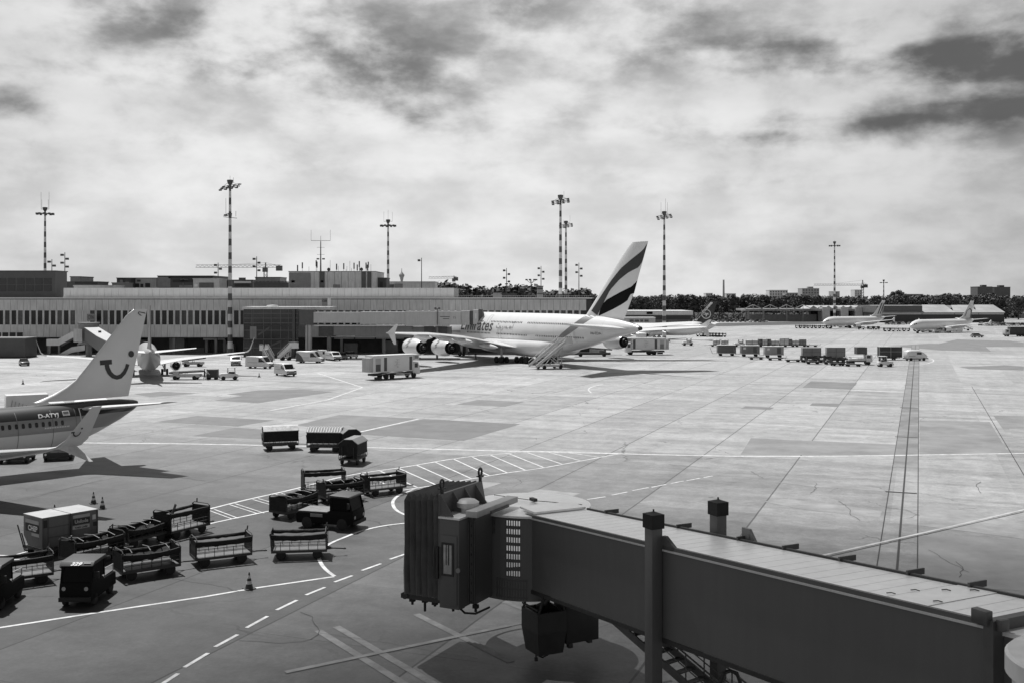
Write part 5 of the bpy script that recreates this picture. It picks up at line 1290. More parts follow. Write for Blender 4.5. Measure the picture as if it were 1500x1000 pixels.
# --- open baggage carts with rolled tarpaulins
TUGG = mat('tug_glass', .004, .5, .2, .5, spec=.1)
DECK = mat('cart_deck', .1, .5, .25, 2); FRAME = mat('cart_frame', .035, .55, .25, 2)
def open_cart(label, p1, p2, seed, tarp='roll', rev=False, L=2.9, tall=0.0):
    loc, h = seat(p1, p2, .75, rev); r = random.Random(seed); hw, hl = .72, L/2
    t = thing('baggage_cart', label, 'baggage cart', loc, h, 'open baggage carts with dark tarpaulins')
    m = MB(); m.box(-hl,hl,-hw,hw,.46,.5); 
    for s_ in (-1,1): m.box(-hl,hl,s_*hw-.05,s_*hw+.05,.38,.52)
    for x in (-hl,hl-.1): m.box(x,x+.1,-hw,hw,.38,.52)
    m.build('chassis', FRAME, t)
    MB().box(-hl+.08,hl-.08,-hw+.06,hw-.06,.5,.53).build('deck', DECK, t)
    wheels(t, (-.95,.95), .62, .26, .17)
    MB().box(-1.15,-.75,-.55,.55,.26,.4).build('axle', BLACK, t); MB().box(.75,1.15,-.55,.55,.26,.4).build('axle', BLACK, t)
    H_ = 1.36+tall
    for e in (-1, 1):
        m = MB(); x = e*(hl-.04); lean = r.uniform(-.05,.08)*e
        m.loft([[(x+lean*k+.03*math.sin(3*k+seed)+o, -hw*(1-.02*k), .5+k*(H_-.5)), (x+lean*k+o, 0, .5+k*(H_-.5)-(.06 if k == 1 else 0)), (x+lean*k+o, hw, .5+k*(H_-.5))] + [(x+lean*k+o-.03, hw, .5+k*(H_-.5)), (x+lean*k+o-.03, -hw, .5+k*(H_-.5))] for k, o in ((0,0),(.35,.02*e),(.7,0),(1,.03*e))], smooth=False)
        m.build('end_panel', TARP, t)
        m = MB()
        for s_ in (-1,1): m.bar((x,s_*hw,.45),(x+lean,s_*hw,H_+.06),.05)
        m.tube([(x+lean,-hw,H_),(x+lean,-hw*.8,H_+.12),(x+lean,hw*.8,H_+.12),(x+lean,hw,H_)], .025, 6)
        if r.random() < .5: m.tube([(x+lean,hw*.5*e,H_+.1),(x+lean+.05*e,hw*.55*e,H_+.34)], .04, 5)
        m.build('end_frame', FRAME, t)
    for s_ in (-1, 1):
        m = MB()
        for z in (.72,.92): m.bar((-hl,s_*hw,z),(hl,s_*hw,z),.025)
        n = 6
        for k in range(n+1): x = -hl+2*hl*k/n; m.bar((x,s_*hw,.5),(x,s_*hw,.95 if k not in (0,n) else H_),.028)
        m.build('side_rail', FRAME, t)
        if tarp == 'none': continue
        m = MB(); ring = []
        n = 14; sg = r.uniform(.02,.08) if tarp == 'roll' else r.uniform(.08,.18)
        for k in range(n+1):
            f = k/n; x = -hl+2*hl*f; z = H_-.08 - sg*math.sin(PI*f)**.8*(1 if s_ < 0 else .6) + r.uniform(-.01,.01); a = .07+.03*r.random(); q = (.13 if s_ < 0 else .08)+.03*r.random()
            ring.append([(x, s_*hw+a*math.cos(t_)*1.0 - s_*.04, z - q*.5 + q*math.sin(t_)) for t_ in [2*PI*j/9 for j in range(9)]])
        m.loft(ring); m.build('rolled_tarp', TARP, t)
    if tarp == 'slack':
        m = MB(); n = 10; rows = []
        for k in range(n+1):
            x = -hl+.2+(2*hl-.4)*k/n; rows.append([(x+r.uniform(-.04,.04), -hw+2*hw*j/6, H_-.1-.5*math.sin(PI*j/6)*(.5+.5*r.random())-.1*math.sin(PI*k/n)) for j in range(7)])
        m.loft(rows, False, False, closed=False); m.build('slack_tarp', TARP, t)
        m = MB()
        for k in range(3): x = -hl+.5+k*.9; m.tube([(x,-hw,H_),(x+.1,0,H_+.03+.05*r.random()),(x+.05,hw,H_)], .028, 5)
        m.build('tarp_bow', DMETAL, t)
    m = MB(); m.bar((hl,0,.42),(hl+.85,0,.36),.06); m.bar((hl,.3,.42),(hl+.4,0,.4),.05); m.bar((hl,-.3,.42),(hl+.4,0,.4),.05); m.lathe([(-.03,.05),(-.03,.09),(.03,.09),(.03,.05)], (hl+.9,0,.36), n=10); m.build('tow_bar', FRAME, t)
    return t
open_cart('open baggage cart in the middle of the near queue, above the lone traffic cone', (290,832), (366,823), 1)
open_cart('last open baggage cart on the right of the near queue, beside the curved white line', (400,820.5), (476,818), 2)
open_cart('open baggage cart right behind the numbered tug, tarpaulin sagging over its rails', (184,852), (260,840), 3, 'slack')
open_cart('open baggage cart behind the roof of the numbered tug', (112,834), (182,818), 4, 'slack')
open_cart('low open baggage cart with collapsed frame beside the two metal containers', (172,809), (262,786), 5, 'slack', tall=-.25)
open_cart('open baggage cart with tall end panel at the top of the near queue', (256,790), (303,778.5), 6, 'roll', tall=.15)
open_cart('open baggage cart at the left edge behind the tug cut by the frame', (-15,866), (76,853), 7, 'roll')
open_cart('open baggage cart with a high tarpaulin frame behind the dark tow tractor', (443,731), (509,727), 8, 'roll', tall=.45)
open_cart('open baggage cart between the dark tow tractor and the striped walkway', (477,739), (534,732), 9, 'slack')
open_cart('open baggage cart nearest the pleated bridge canopy, standing on the striped walkway', (541,727.5), (596,721), 10, 'roll')
open_cart('open baggage cart half hidden behind the rear of the dark tow tractor', (416,763), (470,749), 11, 'slack')
t = thing('tow_bar_stand', 'raised lattice tow bar sticking up among the near baggage carts', 'tow bar', tuple(G(243,783)), .5)
m = MB(); m.bar((0,0,.2),(.55,.1,1.75),.06); m.bar((.15,.2,.2),(.62,.15,1.7),.05)
for k in range(5): m.bar((.1*k+.05,.02*k,.45+.28*k),(.1*k+.18,.2,.5+.28*k),.03)
m.build('bar', FRAME, t); m = MB(); m.box(-.2,.4,-.2,.4,0,.25); m.wheel(.1,.1,.2,.2,.12); m.build('foot', FRAME, t)

# --- tugs
TUGM = mat('tug_paint', .006, .7, .2, .8, spec=.12)
def tug(label, loc, h, num):
    t = thing('tow_tug', label, 'tow tug', loc, h, 'small dark tow tugs')
    m = MB(); m.prism([(1.45,.28),(1.5,.75),(1.42,1.12),(.1,1.12),(-.1,.95),(-1.5,.9),(-1.55,.3)], -.72, .72); m.build('body', TUGM, t, .05)
    cp = [(1.4,1.1),(1.22,1.85),(-.12,1.9),(-.2,1.1),(-.1,1.1),(-.04,1.82),(1.14,1.78),(1.3,1.1)]
    for s_ in (-1,1):
        m = MB(); m.prism(cp, s_*.67-.03, s_*.67+.03); m.box(1.2,1.26,s_*.62-.04,s_*.62+.04,1.1,1.85); m.build('cab_frame', TUGM, t)
    m = MB(); m.loft([[(1.36,-.64,1.1),(1.36,.64,1.1),(1.33,.64,1.1),(1.33,-.64,1.1)],[(1.19,-.62,1.84),(1.19,.62,1.84),(1.16,.62,1.84),(1.16,-.62,1.84)]], smooth=False); m.build('windscreen', TUGG, t)
    m = MB(); m.box(-.16,-.1,-.62,.62,1.1,1.84); m.build('rear_window', TUGG, t)
    for s_ in (-1,1):
        m = MB(); m.box(-.1,1.2,s_*.67-.01,s_*.67+.01,1.12,1.8); m.build('side_window', TUGG, t)
    m = MB(); m.prism([(1.4,1.84),(1.14,2.02),(-.2,2.04),(-.24,1.88)], -.76, .76); rf = m.build('cab_roof', mat('tug_roof', .035, .6, .15), t, .04)
    fn = lambda u, w_: (1.37-.09*w_ , -.42+u, 1.865+w_)
    write('lettering', num, mat('letter_white', .75), rf, lambda u, w_: (1.37-w_*.8, -.25+u, 1.882+w_*.56), .26, .25, .012, width=.5)
    m = MB(); m.bar((1.27,.32,1.95),(1.27,.62,1.95),.05,.02); m.build('stripe', mat('letter_white', .75), rf)
    m = MB(); m.box(1.44,1.6,-.7,.7,.3,.5); m.build('bumper', BLK2, t, .02)
    for s_ in (-.5,.5):
        m = MB(); m.cyl((1.45,s_,.86),(1.5,s_,.86),.09,n=14); m.build('headlight', mat('dull_lamp', .3, .2), t)
    m = MB(); m.box(1.1,1.2,.72,.95,1.25,1.55); m.build('mirror', BLK2, t)
    m = MB(); m.box(-1.4,-.2,-.62,.62,.93,.98); m.build('rear_deck', DGREY, t)
    m = MB()
    for s_ in (-.6,.6): m.tube([(-1.45,s_,.95),(-1.42,s_,1.25),(-.4,s_,1.3),(-.35,s_,.95)], .025, 6)
    m.build('hand_rail', METAL, t); m = MB(); m.box(-1.7,-1.5,-.12,.12,.35,.55); m.build('hitch', FRAME, t)
    wheels(t, (-.95,.95), .62, .29, .2)
    return t
a, b = G(135,889), G(166,866); h = math.atan2((a-b).y, (a-b).x); c = (a+b)/2 + V((-.72,.0,0)); c.y += .1
tug('dark tow tug with number 329 on its roof at the head of the cart queue', (c.x, c.y, 0), h, '329')
c2 = G(2, 897); tug('dark tow tug cut off by the left edge of the picture', (c2.x-.95, c2.y+1.4, 0), h+.06, '331')
loc, h = seat((438,772), (512,777), .85)
t = thing('tow_tractor', 'long dark tow tractor with cab at the front and low flat rear deck', 'tow tractor', loc, h)
m = MB(); m.prism([(1.85,.3),(1.9,.85),(1.84,1.15),(.35,1.15),(.2,1.0),(-1.75,.98),(-1.88,.85),(-1.85,.3)], -.85, .85); m.build('body', TUGM, t, .06)
m = MB(); cp = [(1.82,1.15),(1.62,1.9),(.4,1.95),(.36,1.15),(.48,1.15),(.52,1.86),(1.52,1.82),(1.7,1.15)]
m.prism(cp, .78, .84); m.build('cab_frame', TUGM, t); MB().prism(cp, -.84, -.78).build('cab_frame', TUGM, t)
MB().loft([[(1.76,-.8,1.15),(1.76,.8,1.15),(1.73,.8,1.15),(1.73,-.8,1.15)],[(1.57,-.76,1.88),(1.57,.76,1.88),(1.54,.76,1.88),(1.54,-.76,1.88)]], smooth=False).build('windscreen', TUGG, t)
for s_ in (-1,1): MB().box(.5,1.55,s_*.8-.01,s_*.8+.01,1.18,1.84).build('side_window', TUGG, t)
MB().box(.4,.45,-.76,.76,1.18,1.86).build('rear_window', TUGG, t)
m = MB(); m.prism([(1.72,1.88),(1.66,2.0),(.36,2.06),(.3,1.92)], -.9, .9); m.build('cab_roof', mat('tug_roof', .035, .6, .15), t, .05)
m = MB(); m.box(-1.75,.15,-.8,.8,1.0,1.03); m.build('rear_deck', mat('deck_plate', .16, .5, .3, 2), t)
m = MB(); m.box(-.9,-.1,-.88,-.86,.72,.9); m.build('side_plate', MGREY, t)
for s_ in (-.6,.6): MB().cyl((1.86,s_,.75),(1.91,s_,.75),.1).build('headlight', mat('dull_lamp', .3, .2), t)
m = MB(); m.box(1.84,2.0,-.8,.8,.32,.52); m.build('bumper', BLK2, t, .02); m = MB(); m.box(1.6,1.7,-1.1,-.86,1.3,1.65); m.build('mirror', BLK2, t)
wheels(t, (-1.15,1.15), .74, .36, .24)

# --- covered baggage trailers with pitched roofs
def covered(label, loc, h, L=3.1, roofm=None, body=None, grp='dark covered baggage trailers with pitched roofs', hh=2.15):
    t = thing('covered_trailer', label, 'baggage trailer', loc, h, grp); hl = L/2; hw = .8
    MB().box(-hl,hl,-hw,hw,.4,.54).build('chassis', FRAME, t); wheels(t, (-hl*.66,hl*.66), .66, .27, .18)
    m = MB(); m.prism([(-hw,.8),(-hw,hh-.38),(-hw*.45,hh-.06),(hw*.45,hh-.06),(hw,hh-.38),(hw,.8)], -hl, hl, 'x'); m.build('curtain', body or TARP, t)
    m = MB(); m.prism([(-hw-.06,hh-.42),(-hw*.45,hh-.05),(hw*.45,hh-.05),(hw+.06,hh-.42),(hw+.06,hh-.37),(hw*.45,hh),(-hw*.45,hh),(-hw-.06,hh-.37)], -hl-.05, hl+.05, 'x'); m.build('roof', roofm or OFFW, t)
    m = MB()
    for s_ in (-1,1):
        for z in (.62,.8): m.bar((-hl,s_*hw,z),(hl,s_*hw,z),.03)
        for k in range(7): x = -hl+L*k/6; m.bar((x,s_*hw,.5),(x,s_*hw,.97),.035)
    m.build('side_rail', FRAME, t)
    m = MB(); m.bar((hl,0,.42),(hl+.8,0,.36),.06); m.bar((-hl,.5,.5),(-hl-.12,.5,1.5),.05); m.bar((-hl,-.5,.5),(-hl-.12,-.5,1.5),.05); m.build('tow_bar', FRAME, t)
    return t
RIB = mat('trailer_roof_ribbed', .24, .75, .35, 3.5)
for lab, p1, p2, rm in (('leftmost covered trailer with a bright silvery pitched roof', (390,660), (434,658), mat('trailer_roof_silver', .42, .6, .4, 3)), ('covered trailer with a ribbed pale roof, second from the left', (453,661.5), (495,662), RIB)):
    loc, h = seat(p1, p2, .8); t = covered(lab, loc, h, roofm=rm)
    if rm is RIB:
        m = MB()
        for k in range(13): m.prism([(-.87,1.74),(-.38,2.11),(.38,2.11),(.87,1.74),(.87,1.81),(.38,2.18),(-.38,2.18),(-.87,1.81)], -1.5+.245*k, -1.43+.245*k, 'x')
        m.build('roof_rib', LGREY, t)
c = G(513, 682); covered('nearest covered trailer seen end-on at the right of its row', (c.x, c.y+1.6, 0), rad(80), 2.6, MGREY)
c = G(510, 664); covered('covered trailer seen end-on, half hidden behind the nearest one', (c.x-.2, c.y+1.6, 0), rad(112), 2.8, MGREY)

# --- metal containers on dollies at the left
a, b = G(61,804,.5), G(129,791,.5); dv = (b-a).normalized(); hd = math.atan2(dv.y, dv.x); nv = V((-dv.y, dv.x, 0))
ULDM = mat('container_aluminium', .13, .45, .18, 1.0, metal=.0, streak=.2); ULDT = mat('container_top', .36, .5, .15, 1)
for i in range(2):
    p = a + dv*(.8 + 1.62*i)
    t = thing('container_dolly', ['low flat dolly beneath the left metal container','low flat dolly beneath the right metal container'][i], 'dolly', (p.x, p.y, 0), hd, 'dollies under metal containers')
    m = MB(); m.box(-.78,.78,-.15,2.1,.32,.46); m.build('frame', FRAME, t); wheels(t, (-.5,.5), .0, .2, .14)
    for q in (1.7,):
        for x in (-.5,.5): MB().wheel(x, q, .2, .2, .14).build('wheel', RUBBER, t)
    m = MB()
    for k in range(6): m.cyl((-.7+.28*k,0,.47),(-.7+.28*k,1.9,.47),.03,n=6)
    m.build('roller_bed', METAL, t)
    m = MB(); s_ = -1 if i == 0 else 1; m.bar((s_*.8,.9,.4),(s_*1.25,1.0,.35),.06)
    if i == 0: m.bar((-1.1,1.2,.3),(-1.35,1.5,1.7),.05); m.bar((-1.1,1.0,.3),(-1.28,1.2,1.3),.05)
    m.build('tow_bar', FRAME, t)
    t = thing('air_cargo_container', ['left metal cargo container with a black lettered panel on its end face','right metal cargo container with pale sign panels on its long side'][i], 'container', (p.x, p.y, .5), hd, 'metal cargo containers')
    m = MB(); pr = [(0,0),(1.5,0),(2.0,.5),(2.0,1.62),(0,1.62)]; m.prism(pr, -.77, .77, 'x'); m.build('shell', ULDM, t, .015)
    m = MB(); m.box(-.78,.78,-.01,2.01,1.62,1.65); m.build('lid', ULDT, t)
    for x in (-.75,.75): MB().bar((x,-.01,.0),(x,-.01,1.62),.05).build('edge_profile', DGREY, t)
    m = MB()
    if i == 0:
        for z in (.55,1.08): m.bar((-.42,-.012,z),(.75,-.012,z),.035)
        m.bar((-.45,-.012,0),(-.45,-.012,1.62),.03); m.build('side_rib', DGREY, t)
    if i == 0:
        m = MB(); m.box(-.79,-.772,.35,1.75,.78,1.2); sp = m.build('sign_panel', BLACK, t)
        m = MB(); m.box(-.79,-.772,.35,1.75,1.23,1.42); m.box(-.79,-.772,.3,1.1,.58,.74); m.build('sign_strip', LGREY, t)
        write('lettering', 'CHEP', mat('letter_white', .75), sp, lambda u, w_: (-.8, 1.45-u, .86+w_), .38, 0, .012, width=1.0)
        m = MB(); m.box(-.7,-.5,-.016,-.004,1.1,1.5); m.build('door_handle', BLACK, t)
    else:
        m = MB(); m.box(-.68,.3,-.02,-.004,.98,1.3); sp = m.build('sign_panel', BLACK, t)
        m = MB(); m.box(-.68,.3,-.02,-.004,1.34,1.5); m.box(-.7,.28,-.02,-.004,.74,.93); st_ = m.build('sign_strip', LGREY, t)
        write('lettering', 'Unilode', mat('letter_pale', .4), sp, lambda u, w_: (-.58+u, -.026, 1.06+w_), .26, 0, .01, width=.78)
        write('lettering', 'TAKE CARE', BLACK, st_, lambda u, w_: (-.58+u, -.026, .78+w_), .13, 0, .006, width=.74)
        m = MB(); m.box(.45,.65,-.02,-.004,1.12,1.38); m.build('label_plate', OFFW, t); m = MB(); m.box(.5,.7,-.02,-.004,.75,.98); m.build('label_plate', BLACK, t)
# --- cones
CONE = mat('cone_dark', .03, .6, .2); CONEL = mat('cone_band', .55, .5, .1)
cn = thing('traffic_cone', 'x', 'traffic cone')
m = MB(); m.lathe([(.04,.19),(.25,.14)]); m.lathe([(.4,.11),(.52,.08)]); m.lathe([(.66,.05),(.8,.025),(.81,0)]); m.mi = 1; m.lathe([(.25,.14),(.4,.11)]); m.lathe([(.52,.08),(.66,.05)]); m.build('cone_body', [CONE, CONEL], cn)
MB().box(-.24,.24,-.24,.24,0,.045).build('base', BLACK, cn); pc = once(cn)
for x, y, lab in ((33.6,562.5,'lone far traffic cone near the left edge beyond the smile fin'),(379.6,552,'traffic cone between the two white vans'),(80,757,'traffic cone standing behind the metal containers'),
                  (137,737,'left one of the two cones standing together above the carts'),(150,744.5,'right one of the two cones standing together above the carts'),(365,862,'nearest traffic cone, on the long white line')):
    pc(tuple(G(x, y)), RND.random(), lab, 'black-and-white banded traffic cones')
# --- vans and cars
def van(name, label, loc, h, L=5.4, Hh=2.35, grp=None, dark_tail=False, cat='van'):
    t = thing(name, label, cat, loc, h, grp); q = L/5.4; hw = .98
    def pr(s_): return [(x*q, z*s_ + (1-s_)*1.0) for x, z in [(-2.7,.32),(-2.72,1.2),(-2.66,Hh-.08),(-2.5,Hh),(1.0,Hh),(1.15,Hh-.06),(1.95,1.25),(2.6,1.02),(2.72,.8),(2.72,.35)]]
    m = MB(); secs = [(-hw,.9),(-hw*.985,.96),(-hw*.9,1),(hw*.9,1),(hw*.985,.96),(hw,.9)]
    m.loft([[(x, y, z) for x, z in pr(s_)] for y, s_ in secs], smooth=True); m.build('body', VWHITE, t, ang=30)
    m = MB(); a, b = (1.2*q,Hh-.12), (1.88*q,1.3); m.loft([[(p[0]+.035,-hw*.84,p[1]+.02),(p[0]+.035,hw*.84,p[1]+.02),(p[0]-.1,hw*.84,p[1]-.05),(p[0]-.1,-hw*.84,p[1]-.05)] for p in (a,b)], smooth=False); m.build('windscreen', GLASS, t)
    for s_ in (-1,1):
        m = MB(); m.prism([(.3*q,1.25),(.32*q,Hh-.35),(.95*q,Hh-.38),(1.55*q,1.3)], s_*hw-.02 if s_ > 0 else -hw-.012, s_*hw+.012 if s_ > 0 else -hw+.02); m.build('side_window', GLASS, t)
        m = MB(); m.box(2.62*q,2.74*q,s_*.7-.18,s_*.7+.18,.78,.98); m.build('headlight', GLASS, t)
        m = MB(); m.box(1.5*q,1.62*q,s_*1.0-.02,s_*1.15+.02,1.25,1.5); m.build('mirror', BLACK, t)
        m = MB(); m.box(-.25*q,.25*q+.6,s_*hw-.006,s_*hw+.006,.4,.43); m.box(-2.2*q,.1*q,s_*hw-.01,s_*hw+.01,1.15,1.2); m.build('side_trim', DGREY, t)
    m = MB(); m.box(2.66*q,2.78*q,-.92,.92,.32,.6); m.box(2.68*q,2.735*q,-.5,.5,.66,.82); m.box(-2.78*q,-2.66*q,-.92,.92,.32,.55); m.build('bumper', BLACK, t)
    m = MB(); m.box(-2.735*q,-2.715*q,-.8,.8,1.3,Hh-.35); m.build('rear_window', GLASS, t)
    if dark_tail:
        for s_ in (-1,1):
            m = MB(); m.prism([(-2.68*q,.4),(-1.0*q,.4),(-1.5*q,1.4),(-2.2*q,Hh-.4),(-2.66*q,Hh-.3)], s_*hw-.014, s_*hw+.014); m.build('side_graphic', DGREY, t)
    wheels(t, (-1.65*q,1.75*q), .86, .33, .22)
    return t
def at(x, y, dy=0): p = G(x, y); return (p.x, p.y+dy, 0)
GV = 'white vans on the left apron'
van('parked_van', 'white panel van seen from the side in front of the glass tower', at(379,539.5,1), rad(-20), grp=GV)
van('parked_van', 'nearest white van turned towards the viewer, right of the cone', at(416,550.5,1), rad(-52), 5.0, 2.2, grp=GV)
van('parked_van', 'white van with a dark graphic over its rear half, beside the bridge pillar', at(453,531.5,1), rad(-8), 5.6, 2.5, grp=GV, dark_tail=True)
van('parked_van', 'white van mostly hidden behind the van with the dark graphic', at(471,527,2), rad(-12), 5.0, 2.2, grp=GV)
van('parked_van', 'small white van facing the viewer right of the bridge pillar', at(487,528,1), rad(-55), 4.6, 1.95, grp=GV)
van('parked_van', 'white van facing the viewer under the tail-on jet wingtip', at(343.5,535,1), rad(-75), 4.8, 1.9, grp=GV)
def car(label, loc, h, mm, grp, L=4.2):
    t = thing('parked_car', label, 'car', loc, h, grp); q = L/4.2
    m = MB(); m.prism([(-2.1*q,.3),(-2.12*q,.85),(-1.2*q,.95),(1.0*q,.95),(2.0*q,.78),(2.1*q,.6),(2.1*q,.3)], -.85, .85); m.build('body', mm, t, .08)
    m = MB(); m.loft([[(-1.9*q,-.78,.92),(1.05*q,-.78,.94),(1.05*q,.78,.94),(-1.9*q,.78,.92)],[(-1.3*q,-.62,1.45),(.25*q,-.62,1.47),(.25*q,.62,1.47),(-1.3*q,.62,1.45)]], smooth=False); m.build('cabin_glass', GLASS, t)
    m = MB(); m.box(-1.3*q,.25*q,-.62,.62,1.45,1.5); m.build('roof', mm, t, .02); wheels(t, (-1.3*q,1.3*q), .76, .31, .2)
    return t
CD, CG, CW_ = mat('car_dark', .03, .3, .1, coat=.4), mat('car_grey', .2, .3, .1, coat=.4), mat('car_white', .65, .3, .05, coat=.4)
car('dark hatchback parked near the left edge before the cabin block', at(32,535.5,1), rad(-60), CD, None)
car('small pale car with roof beacon at the foot of the double bridge', at(513,524.5,1), rad(-50), CW_, None, 3.6)
car('grey hatchback parked between white van and pale car by the bridge', at(500,526,1), rad(-65), CG, None, 3.6)
proto_cars = [once(car('x', (0,0,0), 0, m_, 'cars in the far car park')) for m_ in (CD, CG, CW_)]
RND.seed(9)
for k in range(12): proto_cars[k % 3]((xx(1296+k*4.6,545)+RND.uniform(-.4,.4), 540+RND.uniform(0,5), 0), rad(90)+RND.uniform(-.3,.3), 'parked car in the far car park between the two distant airliners', 'cars parked between the distant airliners')
for k in range(20): proto_cars[(k*2) % 3]((xx(1438+(k % 13)*5,520+9*(k//13)), 520+9*(k//13)+RND.uniform(-2,2), 0), rad(80)+RND.uniform(-.3,.3), 'parked car in the far car park at the right edge', 'cars parked at the right edge')
for k in range(14): proto_cars[(k+1) % 3]((xx(1034+k*6.5,600), 596+RND.uniform(-3,3), 0), RND.uniform(0,.4), 'parked car on the strip below the truss canopy', 'cars parked below the truss canopy')
car('small dark car alone on the far apron at the right', at(1433,494.5,1), rad(10), CG, None)
# --- catering trucks
def catering(label, loc, h, mirror=1):
    t = thing('catering_truck', label, 'catering truck', loc, h)
    MB().box(-4.9,3.4,-1.2,1.2,1.25,3.95).build('cargo_box', VWHITE, t, .04)
    m = MB(); m.box(-4.95,3.45,-1.25,1.25,3.95,4.08); m.box(3.4,4.7,-1.2,1.2,3.0,4.05); m.build('box_roof', OFFW, t)
    m = MB(); m.box(-5.6,-4.9,-1.1,1.1,1.3,3.7); m.build('rear_platform', LGREY, t)
    m = MB(); m.prism([(3.5,.6),(3.5,2.7),(4.6,2.7),(4.95,1.7),(4.95,.6)], -1.1, 1.1); m.build('cab', VWHITE, t, .05)
    m = MB(); m.loft([[(4.98,-1,1.75),(4.98,1,1.75),(4.9,1,1.75),(4.9,-1,1.75)],[(4.66,-1,2.6),(4.66,1,2.6),(4.58,1,2.6),(4.58,-1,2.6)]], smooth=False); m.build('windscreen', GLASS, t)
    for s_ in (-1,1):
        MB().box(3.8,4.5,s_*1.1-.012,s_*1.1+.012,1.75,2.5).build('side_window', GLASS, t)
        for x0, x1 in ((-2.7,-2.1),(2.6,3.2)): MB().box(x0,x1,s_*1.2-.02,s_*1.2+.02,1.4,3.7).build('shutter', DGREY, t)
        MB().box(-4.4,-3.4,s_*1.2-.02,s_*1.2+.02,1.4,2.6).build('door', DGREY if s_ < 0 else MGREY, t)
        m = MB(); m.box(-4.45,-3.35,s_*1.2-.03,s_*1.2+.03,2.6,3.6); m.build('door_panel', LGREY, t)
        m = MB()
        for k in range(9):
            a_ = (-.25+.35*math.sin(k*1.9), 3.35-.17*k); b_ = (.25+.4*math.sin(k*2.6+1), 3.25-.17*k); m.bar((a_[0],s_*1.215,a_[1]),(b_[0],s_*1.215,b_[1]),.07,.02)
        m.build('script_emblem', mat('emblem_grey', .12), t)
        MB().box(3.55,3.62,s_*1.2-.02,s_*1.2+.02,3.1,3.9).build('vent', DGREY, t); MB().box(3.75,4.5,s_*1.2-.02,s_*1.2+.02,3.3,3.85).build('vent', MGREY, t)
    m = MB(); m.box(-4.6,4.3,-.9,.9,.65,1.0); m.build('chassis', BLACK, t)
    m = MB(); m.bar((-3,-.9,.9),(1.5,-.9,1.25),.12); m.bar((1.5,-.95,.9),(-3,-.95,1.25),.12); m.bar((-3,.9,.9),(1.5,.9,1.25),.12); m.box(-.2,3,-1.15,-1.0,.5,.62); m.box(-.2,3,-1.15,-1.0,.8,.9); m.build('scissor_lift', METAL, t)
    m = MB(); m.box(-4.6,-3.2,-1.3,-1.05,.1,.5); m.build('stabiliser', BLACK, t)
    wheels(t, (-2.1,-.9,3.7), .95, .48, .3); return t
loc, h = seat((545,556.5), (617,552), 1.2); catering('white catering truck with script emblem standing in front of the big jet engines', loc, h)
catering('white catering truck parked below the big jet tail, facing left', at(946,519.5,1.2), rad(184))
# --- passenger stairs
def stairs(label, loc, h, rise, run, grp=None, w_=2.0):
    t = thing('passenger_stairs', label, 'boarding stairs', loc, h, grp); hw = w_/2
    m = MB(); n = 16
    for k in range(n): x = run*k/n; z = .4+(rise-.4)*k/n; m.box(x, x+run/n+.05, -hw+.1, hw-.1, z, z+.06)
    m.build('steps', MGREY, t)
    for s_ in (-1,1):
        m = MB(); m.prism([(-.2,.3),(run,rise-.25),(run+1.6,rise-.25),(run+1.6,rise+.95),(run,rise+.95),(run-.3,rise+.35),(-.2,.85)], s_*hw-.04, s_*hw+.04); m.build('side_panel', VWHITE, t)
        m = MB(); m.bar((-.2,s_*hw,1.45),(run,s_*hw,rise+1.12),.07); m.bar((run,s_*hw,rise+1.12),(run+1.6,s_*hw,rise+1.12),.07); 
        for k in range(8): q = k/7; m.bar((-.2+(run+.2)*q,s_*hw,.6+(rise-.5)*q),(-.2+(run+.2)*q,s_*hw,1.45+(rise-.33)*q),.05)
        m.build('hand_rail', METAL, t)
        m = MB(); m.bar((-.2,s_*hw+s_*.05,.6),(run,s_*(hw+.05),rise+.1),.1,.03); m.build('panel_stripe', MGREY, t)
    MB().box(run,run+1.7,-hw,hw,rise-.2,rise).build('top_platform', LGREY, t)
    m = MB(); m.box(run*.2,run*.95,-hw*.9,hw*.9,.45,.8); m.build('chassis', VWHITE, t)
    m = MB()
    for s_ in (-.7,.7): m.bar((run*.9,s_,.8),(run*.55,s_,rise*.5),.14); m.bar((run*.5,s_,.8),(run*.9,s_,rise*.8),.14); m.bar((run*.92,s_,.8),(run*.95,s_,rise-.3),.14)
    m.build('lift_frame', METAL, t); wheels(t, (run*.28,run*.85), hw*.85, .4, .26); return t
a = G(781, 540.5); stairs('tall white boarding stairs leading up to the big jet rear door', (a.x, a.y, 0), rad(31.5), 5.0, 6.7, w_=2.6)
stairs('white boarding stairs parked by the glass tower, descending to the right', at(394,531,2), rad(128), 2.6, 2.8, 'idle stairs by the glass tower', 1.3)
stairs('white boarding stairs parked by the glass tower, rising to the right', at(403,529,4), rad(30), 2.8, 2.6, 'idle stairs by the glass tower', 1.3)
stairs('boarding stairs leaning on the left distant airliner', at(1243,480,-1), rad(140), 3.2, 5, 'stairs at the distant airliners'); stairs('front boarding stairs leaning on the right distant airliner', at(1368,487,0), rad(140), 3.2, 5, 'stairs at the distant airliners'); stairs('rear boarding stairs leaning on the right distant airliner', at(1424,484.5,0), rad(150), 3.2, 5.5, 'stairs at the distant airliners')
